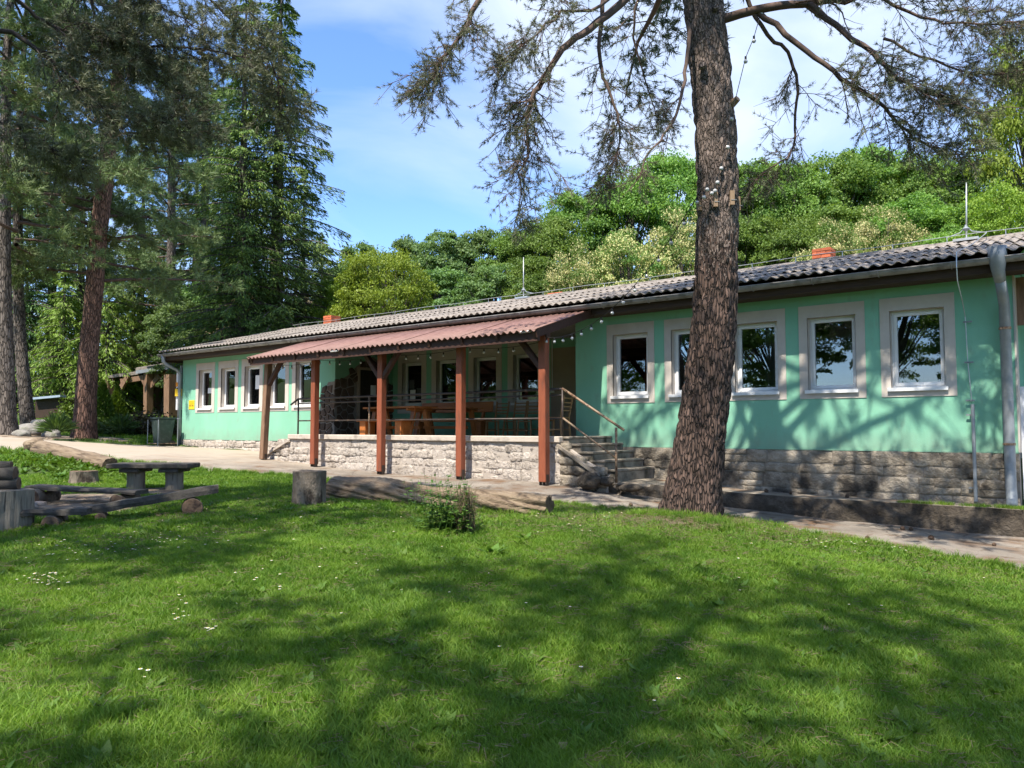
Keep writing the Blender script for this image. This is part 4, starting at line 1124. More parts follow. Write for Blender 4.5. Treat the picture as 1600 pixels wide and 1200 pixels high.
# ------------------------------------------------------------------ bin, signs at the left corner
cb = Vector((XL - .05, YF - .62, hz(XL - .05, YF - .6)))
bn = thing('wheelie_bin', cb, 'dark green waste bin in a wire frame at the left corner of the house', 'bin')
m = MB(); x, y, z = cb
m.add([(x-.20,y-.20,z+.05),(x+.20,y-.20,z+.05),(x+.20,y+.20,z+.05),(x-.20,y+.20,z+.05),(x-.27,y-.27,z+.88),(x+.27,y-.27,z+.88),(x+.27,y+.27,z+.88),(x-.27,y+.27,z+.88)],
      [(0,3,2,1),(4,5,6,7),(0,1,5,4),(1,2,6,5),(2,3,7,6),(3,0,4,7)]); m.build('body', M['bin'], bn, bevel=.02)
m = MB(); m.box(x - .29, x + .29, y - .30, y + .29, z + .88, z + .93); m.tube([(x - .26, y + .31, z + .91), (x + .26, y + .31, z + .91)], .02, 8); m.build('lid', M['bin'], bn, bevel=.012)
for sx in (-1, 1):
    m = MB(); m.tube([(x + sx * .21, y + .22, z + .09), (x + sx * .26, y + .22, z + .09)], .09, 14); m.build('wheel', M['black'], bn)
for sx, sy in ((-1, -1), (1, -1), (1, 1), (-1, 1)):
    m = MB(); m.tube([(x + sx * .34, y + sy * .33, z), (x + sx * .34, y + sy * .33, z + .86)], .014, 6); m.build('frame_post', M['zinc'], bn)
m = MB(); m.tube([(x - .34, y - .33, z + .08), (x + .34, y - .33, z + .08), (x + .34, y + .33, z + .08), (x - .34, y + .33, z + .08), (x - .34, y - .33, z + .08)], .012, 6); m.build('frame_rail', M['rail_rust'], bn)
# meter cabinet pole with yellow plates, beyond the corner
c0 = at(281, 690, t=25.9); c0.z = hz(c0.x, c0.y)
cp = thing('meter_pole', c0, 'grey pole with white box and yellow warning plates beside the left downpipe', 'pole')
m = MB(); m.tube([c0, (c0.x, c0.y, c0.z + 2.7)], .05, 10); m.build('pole', M['zinc'], cp)
def facing(mb, c, w, h, d=.02):
    rt = _Rt; mb.add([Vector(c) + rt * sx * w/2 + Vector((0, 0, sz * h/2)) + Vector((.62, -.79, 0)) * dd for dd in (0, d) for sx, sz in ((-1,-1),(1,-1),(1,1),(-1,1))], [(0,3,2,1),(4,5,6,7),(0,1,5,4),(1,2,6,5),(2,3,7,6),(3,0,4,7)])
for (py, w, h, mt, nm) in ((594, .16, .55, 'white', 'cabinet'), (601, .18, .14, 'orange_plate', 'warning_plate'), (607, .10, .05, 'print', 'warning_mark'), (613.5, .23, .25, 'yellow', 'warning_plate'), (630, .20, .45, 'white', 'white_box')):
    p = at(281, py, t=25.9); m = MB(); facing(m, p + Vector((.62, -.79, 0)) * (.06 if nm in ('cabinet', 'white_box') else .09), w, h); m.build(nm, M[mt], cp)
p = at(299.5, 632.5, Y=YF - .006)
ws = thing('wall_sign', p, 'yellow notice plate on the green wall beside the leftmost window', 'sign')
m = MB(); m.box(p.x - .17, p.x + .17, YF - .014, YF - .002, p.z - .15, p.z + .15); m.build('plate', M['yellow'], ws, bevel=.003)
for k, (w0, w1) in enumerate(((-.13, .12), (-.11, .13), (-.12, .10), (-.14, -.02), (.02, .13))):
    zz = p.z + .10 - k * .045 if k < 4 else p.z + .10 - 3 * .045
    m = MB(); m.box(p.x + w0, p.x + w1, YF - .0165, YF - .0142, zz - (.006 if k < 3 else .014), zz + (.006 if k < 3 else .014)); m.build('print_line', M['print'] if k >= 3 else M['orange_plate'], ws)
# ------------------------------------------------------------------ logs, stumps and rustic seats on the lawn
def rough_log(name, a, b, r0, r1, m, m_end, label=None, cat=None, group=None, parent=None, seed=1, n=28, seg=40, grooves=.10, twist=1.4, sag=0.0, flat=1.0, endcap=None):
    """weathered trunk lying from a to b, with grooves that wind along it and cut end faces"""
    a, b = Vector(a), Vector(b); d = (b - a).normalized(); L = (b - a).length
    x = d.cross(Vector((0, 0, 1))).normalized(); y = x.cross(d); off = Vector((seed * 5.1, seed * 2.3, 0))
    V, F = [], []
    for i in range(seg + 1):
        f = i / seg; c = a.lerp(b, f); r = r0 + (r1 - r0) * f
        c = c + x * (.05 * mnoise.noise(Vector((f * 2.2, seed, 0)))) + Vector((0, 0, .05 * mnoise.noise(Vector((f * 2.6, seed + 9, 0)))))
        for k in range(n):
            th = 2 * PI * k / n; tw = th + twist * f
            p3 = Vector((math.cos(tw) * 1.1, math.sin(tw) * 1.1, f * L * .55)) + off
            g = mnoise.noise(p3 * 1.0) * 1.5 + mnoise.noise(Vector((p3.x * 3.2, p3.y * 3.2, p3.z * 1.1))) * 1.0 + mnoise.noise(Vector((p3.x * 8, p3.y * 8, p3.z * 2.0))) * .45
            rr = r * (1 + grooves * g)
            if i in (0, seg): rr *= .97
            V.append(c + (x * math.cos(th) + y * math.sin(th) * flat) * rr)
    F4 = [(i*n + k, i*n + (k+1) % n, (i+1)*n + (k+1) % n, (i+1)*n + k) for i in range(seg) for k in range(n)]
    org = ORG.get(parent, Vector((0, 0, 0))) if parent else (a + b) / 2
    root = parent
    if parent is None and label:
        root = thing(name, ((a.x+b.x)/2, (a.y+b.y)/2, min(a.z, b.z) - r0 * .9), label, cat, group); org = ORG[root]; name = 'trunk'
    me = bpy.data.meshes.new(name); me.from_pydata([p - org for p in V], [], F4)
    me.polygons.foreach_set('use_smooth', [True] * len(me.polygons)); me.materials.append(m)
    o = new_obj(name, me, root)
    for e, i0, s_ in ((0, 0, -1), (1, seg * n, 1)):
        ring = [V[i0 + k] for k in range(n)]; c = sum(ring, Vector()) / n
        vs = ring + [c + (p - c) * .55 + d * s_ * .006 for p in ring] + [c + d * s_ * .004]
        fs = [(k, (k+1) % n, n + (k+1) % n, n + k) for k in range(n)] + [(n + k, n + (k+1) % n, 2*n) for k in range(n)]
        bb = MB(); bb.add(vs, fs); bb.build('cut_end', m_end, root)
    return root
def stump(label, c, r, h, m, m_top, seed, group, flare=.15, n=40, tilt=(0, 0)):
    t = thing('tree_stump', c, label, 'stump', group); off = Vector((seed * 3.3, seed, 0)); vs, fs = [], []; seg = 14
    for i in range(seg + 1):
        f = i / seg
        for k in range(n):
            th = 2*PI*k/n; p = Vector((math.cos(th), math.sin(th), f * .5))
            g = mnoise.noise(p * 1.3 + off) * .08 + mnoise.noise(Vector((p.x*5, p.y*5, p.z*1.5)) + off) * .05 + mnoise.noise(Vector((p.x*13, p.y*13, p.z*5)) + off) * .025
            rr = r * (1 + g + flare * (1 - f) ** 3)
            vs.append((c[0] + rr * math.cos(th) + tilt[0] * f * h, c[1] + rr * math.sin(th) + tilt[1] * f * h, c[2] - .06 + f * (h + .06) + (.012 * mnoise.noise(p * 3 + off) if i == seg else 0)))
    for i in range(seg):
        for k in range(n): fs.append((i*n + k, i*n + (k+1) % n, (i+1)*n + (k+1) % n, (i+1)*n + k))
    b = MB(); b.add(vs, fs); b.build('trunk', m, t, smooth=True)
    ring = [Vector(v) for v in vs[-n:]]; cc = sum(ring, Vector()) / n
    b = MB(); b.add(ring + [cc + (p - cc) * .5 + Vector((0, 0, .004)) for p in ring] + [cc + Vector((0, 0, -.006))], [(k, (k+1) % n, n+(k+1) % n, n+k) for k in range(n)] + [(n+k, n+(k+1) % n, 2*n) for k in range(n)])
    b.build('cut_top', m_top, t)
    return t
def onground(px, py, z0):
    p = at(px, py, z=z0)
    for _ in range(25):
        p = at(px, py, z=hz(p.x, p.y) + .02)
    p.z = hz(p.x, p.y); return p
la = at(520, 762, t=11.6); lb = at(858, 788, t=10.3)
la.z = hz(la.x, la.y) + .15; lb.z = hz(lb.x, lb.y) + .15
rough_log('fallen_log', la, lb, .25, .205, M['log'], M['log_end'], 'long weathered grooved log lying on the lawn beside the path', 'log', seed=2, seg=130, n=72, grooves=.24, twist=2.4, flat=.82)
p = onground(483, 790, -1.1)
stump('square-cut upright stump at the left end of the long grooved log', p, .235, .50, M['stump'], M['log'], 3, 'stumps on the lawn', flare=.03)
p = onground(131, 756, -1.0)
stump('low old stump with daisies round it behind the plank benches', p, .22, .25, M['stump'], M['log_end'], 5, 'stumps on the lawn', flare=.5)
# log by the path at the left
a_ = at(62, 704, t=17.2); b_ = at(172, 716, t=15.4); a_.z = hz(a_.x, a_.y) + .13; b_.z = hz(b_.x, b_.y) + .12
rough_log('fallen_log', a_, b_, .20, .16, M['log'], M['log_end'], 'short thick log lying in clover between left path and daisies', 'log', seed=7, n=30, seg=36, grooves=.16, twist=.6)
p = at(55, 699, t=17.6); p.z = hz(p.x, p.y) + .15
tag(boulder(3, p, (.28, .22, .20), M['log']), 'rounded pale root end behind the short thick log', 'root')

# thick-topped rustic table
tb = onground(240, 766, -1.04); d_ = (_Rt * 1.0)
rt = thing('rustic_table', tb, 'dark thick-topped rustic table on two squat timber legs', 'table')
ax = Vector((_Rt.x, _Rt.y, 0)).normalized(); ay = Vector((-ax.y, ax.x, 0))
def obox(mb, c, sx, sy, sz, u=ax, v=ay):
    c = Vector(c); mb.add([c + u*a*sx/2 + v*b*sy/2 + Vector((0, 0, e*sz/2)) for a, b, e in ((-1,-1,-1),(1,-1,-1),(1,1,-1),(-1,1,-1),(-1,-1,1),(1,-1,1),(1,1,1),(-1,1,1))],
                          [(0,3,2,1),(4,5,6,7),(0,1,5,4),(1,2,6,5),(2,3,7,6),(3,0,4,7)])
th_ = .43
for k in range(3):
    m = MB(); obox(m, tb + ay * (-.2 + k * .2) + Vector((0, 0, th_)) + ax * rng.uniform(-.03, .03), 1.30 + rng.uniform(-.05, .05), .19, .085 + rng.uniform(-.008, .008)); m.build('plank', M['log_dark'], rt, bevel=.015)
for s_ in (-.30, .34):
    m = MB(); obox(m, tb + ax * s_ + Vector((0, 0, th_ - .075)), .32, .52, .06); m.build('crossbar', M['log_dark'], rt, bevel=.01)
    m = MB(); q = tb + ax * s_; m.tube([(q.x, q.y, q.z - .08), (q.x + .01, q.y, q.z + .15), (q.x, q.y, q.z + th_ - .10)], [.165, .145, .15], 9); m.build('leg', M['grey_timber'], rt, bevel=.02)
# low plank benches round the fire place
def plank_bench(label, p0, p1, w, th, supports, h=.20, m=None):
    a, b = Vector(p0), Vector(p1); u = (b - a).normalized(); v = Vector((-u.y, u.x, 0)).normalized()
    t = thing('plank_bench', ((a.x+b.x)/2, (a.y+b.y)/2, hz((a.x+b.x)/2, (a.y+b.y)/2)), label, 'bench', 'plank benches round the fire place')
    vs, fs = [], []; seg = 24; prof = [(-.5, -.45), (.5, -.5), (.52, .1), (.44, .5), (-.44, .48), (-.53, .05)]; np_ = len(prof)
    for i in range(seg + 1):
        f = i / seg; c = a.lerp(b, f)
        for j, (pu, pz) in enumerate(prof):
            n_ = .02 * mnoise.noise(Vector((f * 7, j * 3.1, a.x))); vs.append(c + v * (pu * w + n_) + Vector((0, 0, pz * th + n_ * .6)))
    for i in range(seg):
        for j in range(np_): fs.append((i*np_ + j, i*np_ + (j+1) % np_, (i+1)*np_ + (j+1) % np_, (i+1)*np_ + j))
    fs += [tuple(range(np_)), tuple(seg*np_ + j for j in range(np_))]
    mb = MB(); mb.add(vs, fs); mb.build('seat', m or M['log_dark'], t)
    for f, r in supports:
        c = a.lerp(b, f); g = hz(c.x, c.y); r = min(.13, max(.05, (c.z - th * .45 - g) / 1.8))
        rough_log('support_log', (c.x - v.x * w * .75, c.y - v.y * w * .75, g + r * .8), (c.x + v.x * w * .75, c.y + v.y * w * .75, g + r * .8), r, r * .95, M['stump'], M['log_end'], parent=t, seed=int(f * 50) + 3, n=16, seg=8, grooves=.05)
    return t
def seat_pt(px, py, h):
    lo, hi = 6.0, 20.0                                   # walk out along the sight line until it is h above the ground
    for _ in range(40):
        t = (lo + hi) / 2; q = at(px, py, t=t)
        if q.z - hz(q.x, q.y) > h: lo = t
        else: hi = t
    return q
plank_bench('straight dark plank bench on log rounds, behind the fire place', seat_pt(50, 761, .24), seat_pt(222, 769, .22), .26, .06, [(.12, .09), (.86, .085)])
plank_bench('half-log bench with upturned right end, nearest the lawn', seat_pt(128, 799, .15), seat_pt(341, 763, .33), .20, .11, [(.14, .10), (.80, .12)])
plank_bench('dark plank bench between the grey post and half-log bench', seat_pt(20, 801, .23), seat_pt(140, 798, .20), .24, .075, [(.55, .11)])
# grey weathered timber block with logs piled on top, cut by the picture's left edge
p = onground(8, 828, -1.24)
st = thing('timber_post', p, 'cracked silver-grey upright timber block with logs on top at left edge', 'post')
vs, fs = [], []; n = 36; seg = 12; rr0 = .27; hh = .50
for i in range(seg + 1):
    f = i / seg
    for k in range(n):
        th = 2*PI*k/n; q = Vector((math.cos(th), math.sin(th), 0))
        sq = 1 / max(abs(math.cos(th)), abs(math.sin(th))) ** .55
        g = mnoise.noise(Vector((q.x*6, q.y*6, f*.8))) * .07 + mnoise.noise(Vector((q.x*14, q.y*14, f*3))) * .04
        vs.append((p.x + rr0*sq*(1+g)*q.x, p.y + rr0*sq*(1+g)*q.y, p.z - .05 + f*(hh + .05)))
for i in range(seg):
    for k in range(n): fs.append((i*n+k, i*n+(k+1) % n, (i+1)*n+(k+1) % n, (i+1)*n+k))
fs.append(tuple(seg*n + k for k in range(n)))
m = MB(); m.add(vs, fs); m.build('block', M['grey_timber'], st, smooth=False)
for k, (dz, r_, sh) in enumerate(((.06, .075, 0), (.19, .085, -.04), (.29, .05, -.1))):
    c = Vector((p.x, p.y, p.z + hh + dz)) + ax * (.06 + sh)
    lg = rough_log('log_piece', c - ax * .9 - ay * .05, c + ax * .02 + ay * .1, r_ * 1.1, r_, M['log_dark'], M['log_end'], ['lower dark mossy log resting on the grey timber block', 'upper dark log resting on the grey timber block', 'thin branch stub topping the log pile at left edge'][k], 'log', 'logs on the timber block', seed=k + 11, n=18, seg=16, grooves=.10)
# fire-place stones
for i, (px, py, s_, lab) in enumerate(((44, 793, .13, 'pale flat stone in the fire place beside the grey post'), (62, 790, .10, 'reddish stone in the fire place behind the front bench'))):
    q = onground(px, py, -1.15); tag(boulder(60 + i, q + Vector((0, 0, .03)), (s_ * 1.4, s_, s_ * .6), M['rock'] if i == 0 else M['brick_mortar']), lab, 'stone', 'fire place stones')
# rocks under the left pines
for i, (px, py, t, s_, lab) in enumerate(((45, 668, 25.5, (.55, .35, .28), 'largest mossy grey rock between the two left pine trunks'), (62, 664, 25.8, (.40, .3, .22), 'flat grey rock topping the rock heap by the left pines'),
                                   (80, 671, 25.0, (.36, .26, .2), 'pale rounded rock at the right of the rock heap'), (33, 676, 24.0, (.34, .25, .16), 'low grey rock at the left of the rock heap'))):
    q = at(px, py, t=t); q.z = hz(q.x, q.y) + s_[2] * .45 + (.25 if i == 1 else 0); tag(boulder(70 + i, q, s_, M['rock']), lab, 'rock', 'rock heap by the left pines')

# pine cones on the path
cm = MB(); cm.lathe((0, 0, 0), [(.004, -.026), (.020, -.018), (.030, -.002), (.024, .010), (.014, .022), (.004, .030)], 9)
for ring, (rr, zz) in enumerate(((.029, -.010), (.031, .002), (.024, .014))):
    for k in range(9):
        a = 2*PI*(k + .5*(ring % 2))/9; c_, s_ = math.cos(a), math.sin(a)
        cm.add([(rr*c_*.8 - s_*.008, rr*s_*.8 + c_*.008, zz), (rr*c_*.8 + s_*.008, rr*s_*.8 - c_*.008, zz), (rr*c_*1.35, rr*s_*1.35, zz + .010)], [(0, 1, 2)])
cme = bpy.data.meshes.new('pine_cone'); cme.from_pydata(cm.v, [], cm.f); cme.materials.append(M['cone'])
ordn = ['first', 'second', 'third', 'fourth', 'fifth', 'sixth', 'seventh', 'eighth', 'ninth', 'tenth', 'eleventh', 'twelfth', 'thirteenth']
cones = sorted(((1256, 831), (1262, 834), (1258, 838), (1355, 841), (1385, 854), (1428, 858), (1455, 841), (1553, 851), (1557, 875), (1410, 826), (1423, 827), (986, 789), (896, 785)))
cones += sorted(((1235, 765), (1197, 766), (1324, 774)))
for i, (px, py) in enumerate(cones):
    if py > 780:
        q = onground(px, py, -1.5)
    else:
        q = at(px, py, Y=13.2); q.z = pave_top(q.x)
    o = new_obj('pine_cone', cme); o.location = q + Vector((0, 0, .022)); o.rotation_euler = (rng.uniform(1, 2), rng.uniform(0, 3), rng.uniform(0, 6)); s_ = rng.uniform(.9, 1.25); o.scale = (s_, s_, s_)
    tag(o, (ordn[i] if py > 780 else ordn[i - 13]) + ' brown pine cone from the left on the ' + ('concrete path' if py > 780 else 'raised pavement under the right wing'), 'pine cone', 'pine cones on the ' + ('path' if py > 780 else 'pavement'))

# ------------------------------------------------------------------ timber shelter and huts behind the left corner
def shelter():
    o = at(240, 640, t=40); t = thing('timber_shelter', (o.x, o.y, hz(o.x, o.y)), 'open timber shelter with low corrugated roof behind the house corner', 'shelter')
    def slab(pa, pb, ta, depth, th, mt, nm):
        a, b = at(*pa, t=ta), at(*pb, t=ta); bk = (at(pb[0], pb[1], t=ta + depth) - b); bk.z = depth * .1
        m = MB(); m.add([a, b, b + bk, a + bk, a - Vector((0, 0, th)), b - Vector((0, 0, th)), b + bk - Vector((0, 0, th)), a + bk - Vector((0, 0, th))], [(0,3,2,1),(4,5,6,7),(0,1,5,4),(1,2,6,5),(2,3,7,6),(3,0,4,7)]); m.build(nm, M[mt], t)
    slab((212, 575), (300, 562), 38.5, 5, .16, 'roof', 'roof'); slab((212, 579), (300, 567), 38.2, .1, .16, 'zinc', 'gutter')
    slab((166, 587), (222, 580), 39, 4, .14, 'roof', 'low_roof')
    for px, tt, w, top in ((172, 39.2, .30, 590), (232, 38.8, .34, 582), (264, 38.8, .30, 578), (244, 43, .3, 580), (187, 42, .3, 588), (268, 37, .5, 585)):
        b = at(px, 640, t=tt); c = at(px, top, t=tt); m = MB(); m.beam((b.x, b.y, hz(b.x, b.y) - .1), c, w, w, up=(0, 1, 0)); m.build('post', M['post_worn'] if px != 264 else M['post'], t)
    for (pa, pb) in (((232, 610), (250, 586)), ((187, 610), (200, 588)), ((232, 610), (222, 588))):
        m = MB(); m.beam(at(*pa, t=38.8), at(*pb, t=38.8), .2, .2); m.build('brace', M['post_worn'], t)
    m = MB(); m.beam(at(190, 596, t=39), at(300, 578, t=39), .25, .25); m.build('beam', M['post_worn'], t)
shelter()
q = at(234, 628, t=47); zb = hz(q.x, q.y)
hut = thing('brick_hut', (q.x, q.y, zb), 'small orange-red gabled hut seen through the timber shelter', 'hut')
w0, w1 = at(205, 625, t=47), at(263, 625, t=47); tp = at(236, 598, t=47); ed = at(205, 618, t=47).z
m = MB(); m.prism([(w0.x, w0.y, zb - 1), (w1.x, w1.y, zb - 1), (w1.x, w1.y, ed), (tp.x, tp.y, tp.z), (w0.x, w0.y, ed)], Vector((-.62, .79, 0)) * 3, None); m.build('wall', M['brick'], hut)
m = MB()
for e_ in (w0, w1):
    m.beam((e_.x, e_.y, ed), (tp.x, tp.y, tp.z + .1), .4, .1)
m.build('roof', M['soffit'], hut)
q = at(75, 635, t=36); zb = hz(q.x, q.y)
sh = thing('low_shed', (q.x, q.y, zb), 'low dark shed with pale blue roof edge behind the left pines', 'shed')
a_, b_ = at(55, 640, t=36), at(98, 640, t=36); dz = at(75, 623, t=36).z
m = MB(); m.prism([(a_.x, a_.y, zb - 1), (b_.x, b_.y, zb - 1), (b_.x, b_.y, dz), (a_.x, a_.y, dz)], Vector((-.62, .79, 0)) * 2.5, None); m.build('wall', M['soffit'], sh)
m = MB(); m.beam((a_.x, a_.y, dz), (b_.x, b_.y, dz + .12), .5, .10); m.build('roof_edge', M['shed_blue'], sh)
# ------------------------------------------------------------------ foliage builders (numpy)
def unit(a): return a / (np.linalg.norm(a, axis=-1, keepdims=True) + 1e-9)
def leaves(C, D, Wv, L, Wd):
    """diamond leaves: centre, long axis, wide axis"""
    n = len(C); L = np.asarray(L).reshape(-1, 1); Wd = np.asarray(Wd).reshape(-1, 1)
    V = np.stack([C - D * L / 2, C + Wv * Wd / 2, C + D * L / 2, C - Wv * Wd / 2], 1).reshape(-1, 3)
    return V, np.arange(n * 4).reshape(-1, 4)
def rand_leaves(r, C, N, size, aspect=.62, flat=.5):
    """leaves lying roughly across the outward normal N"""
    n = len(C)
    nn = unit(N * flat + r.normal(size=(n, 3)) * .55)
    t = unit(np.cross(nn, r.normal(size=(n, 3)))); w = np.cross(nn, t)
    s = size * r.uniform(.65, 1.3, n)
    return leaves(C, t, w, s, s * aspect)
def needles(r, C, D, n, L, Wd, spread):
    """brush of n thin needles at every centre"""
    k = len(C); C2 = np.repeat(C, n, 0); D2 = np.repeat(D, n, 0)
    d = unit(D2 + r.normal(size=(k * n, 3)) * spread); w = unit(np.cross(d, r.normal(size=(k * n, 3))))
    l = (L * r.uniform(.7, 1.2, k * n))[:, None]; b = C2 + r.normal(size=(k * n, 3)) * L * .12
    V = np.stack([b - w * Wd / 2, b + w * Wd / 2, b + d * l], 1).reshape(-1, 3)
    return V, np.arange(k * n * 3).reshape(-1, 3)
def prisms(P0, P1, R0, R1):
    """three-sided twigs"""
    n = len(P0); d = unit(P1 - P0); ref = np.where(np.abs(d[:, 2:3]) < .9, np.array([[0, 0, 1.]]), np.array([[1., 0, 0]]))
    x = unit(np.cross(d, ref)); y = np.cross(d, x); vs = []
    for P, Rr in ((P0, R0), (P1, R1)):
        for k in range(3):
            a = 2 * PI * k / 3; vs.append(P + (x * math.cos(a) + y * math.sin(a)) * np.asarray(Rr).reshape(-1, 1))
    V = np.stack(vs, 1).reshape(-1, 3); i = np.arange(n)[:, None] * 6
    F = np.concatenate([i + np.array([[k, (k+1) % 3, 3 + (k+1) % 3, 3 + k]]) for k in range(3)])
    return V, F
class Acc:
    def __init__(s): s.V, s.F, s.n = [], [], 0
    def add(s, V, F, m):
        if len(V) == 0: return
        s.V.append(V); s.F.append((np.asarray(F) + s.n, m)); s.n += len(V)
    def mesh(s, name, mats, smooth=False): return np_mesh(name, np.concatenate(s.V), s.F, mats, smooth)

def trunk_mesh(name, pts, rad, n, seg, m, seed, rough=.06, flare=0.0, plates=0.0, vscale=1.0):
    """bark-covered tapering trunk through pts (local coords)"""
    P = np.array([tuple(p) for p in pts]); cum = np.r_[0, np.cumsum(np.linalg.norm(np.diff(P, axis=0), axis=1))]
    ss = np.linspace(0, cum[-1], seg + 1); C = np.stack([np.interp(ss, cum, P[:, k]) for k in range(3)], 1)
    for _ in range(max(2, seg // 40)):
        C[1:-1] = (C[:-2] + 2 * C[1:-1] + C[2:]) / 4
    Rr = np.interp(ss, cum, rad); V = np.zeros(((seg + 1) * n, 3)); off = Vector((seed * 7.1, seed * 3.3, 0))
    for i in range(seg + 1):
        d = C[min(i+1, seg)] - C[max(i-1, 0)]; d = d / np.linalg.norm(d)
        x = np.cross(np.array([0, 1., 0]), d); x /= np.linalg.norm(x); y = np.cross(d, x)
        for k in range(n):
            a = 2 * PI * k / n; ca, sa = math.cos(a), math.sin(a)
            q = Vector((ca * Rr[i] * 1.0, sa * Rr[i] * 1.0, ss[i] * .35)) * vscale
            g = mnoise.noise(q * 3 + off) * .5 + mnoise.noise(q * 8 + off) * .5
            rr = Rr[i] * (1 + rough * g)
            if plates:
                qq = Vector((ca * Rr[i] * 13, sa * Rr[i] * 13, ss[i] * 4.2 + .5 * mnoise.noise(q * 9))) + off
                ds = mnoise.voronoi(qq)[0]
                e = min(1.0, (ds[1] - ds[0]) * 2.6); rr += plates * (e - .75) + plates * .35 * mnoise.noise(qq * 2.7)
            if flare:
                f = math.exp(-ss[i] / .35); rr += f * flare * (.55 + .45 * math.sin(a * 5 + seed) + .3 * mnoise.noise(Vector((ca * 2, sa * 2, seed))))
            V[i*n + k] = C[i] + (x * ca + y * sa) * rr
    i = (np.arange(seg)[:, None] * n); k = np.arange(n)[None, :]; k2 = (k + 1) % n
    F = np.stack([(i + k), (i + k2), (i + n + k2), (i + n + k)], -1).reshape(-1, 4)
    return np_mesh(name, V, [(F, 0)], [m], smooth=True)

# ---- broad-leaved trees: base at 0, unit height about 1 x H
def broadleaf(seed, H, Rc, base, n_clump, per, size, mats_leaf, blossom=0.0, lumps=.35, mat_trunk='bark_grey', flat=.5):
    r = np.random.default_rng(seed)
    u = unit(r.normal(size=(n_clump, 3))); u[:, 2] = np.abs(u[:, 2]) * np.where(r.random(n_clump) < .75, 1, -1)
    rad = r.uniform(.45, 1.0, n_clump) ** .6
    cz = (base + H) / 2; rz_ = (H - base) / 2
    C = np.c_[u[:, 0] * Rc * rad, u[:, 1] * Rc * rad, cz + u[:, 2] * rz_ * rad]
    C[:, 2] = np.minimum(C[:, 2], H - .02 * H)
    cr_ = Rc * r.uniform(.14, lumps * .92, n_clump)
    A = Acc(); B = Acc()
    for i in range(n_clump):
        d = unit(r.normal(size=(per, 3))); d[:, 2] = np.where(d[:, 2] < -.2, -d[:, 2] * .6, d[:, 2])
        q = C[i] + d * cr_[i] * (r.uniform(.25, 1.0, (per, 1)) ** .5) * np.array([1, 1, .78])
        nrm = unit(d + unit(C[i] - np.array([0, 0, cz])) * .4 + np.array([0, 0, .5]))
        if blossom and r.random() < .9:
            k = int(per * blossom * r.uniform(.4, 1.4)); k = min(k, per - 2)
            V, F = rand_leaves(r, q[:k], nrm[:k], size * .8, .8, flat); A.add(V, F, 1)
            V, F = rand_leaves(r, q[k:], nrm[k:], size, .55, flat); A.add(V, F, 0)
        else:
            V, F = rand_leaves(r, q, nrm, size, .62, flat); A.add(V, F, 0)
    crown = A.mesh('crown', mats_leaf)
    t = MB(); t.tube([(0, 0, -.4), (.05, 0, base * .6), (0, .06, cz), (0, 0, H * .8)], [H * .022, H * .018, H * .012, H * .004], 8)
    for i in range(0, n_clump, 3):
        z0 = base * .55 + (C[i][2] - base * .55) * .4
        mid = Vector(C[i]) * .5; mid.z = z0 + (C[i][2] - z0) * .45
        t.tube([(0, 0, z0), mid, Vector(C[i])], [H * .008, H * .006, H * .002], 5, cap=False)
    tm = bpy.data.meshes.new('trunk'); tm.from_pydata(t.v, [], t.f); tm.materials.append(M[mat_trunk])
    return crown, tm
def plant_tree(name, meshes, loc, scale, rz, label, cat='tree', group=None, crown_name='crown'):
    t = thing(name, loc, label, cat, group, rz); t.scale = scale if hasattr(scale, '__len__') else (scale,) * 3
    for nm, me in zip((crown_name, 'trunk'), meshes):
        if me is not None:
            o = bpy.data.objects.new(nm, me); link(o); o.parent = t
    return t

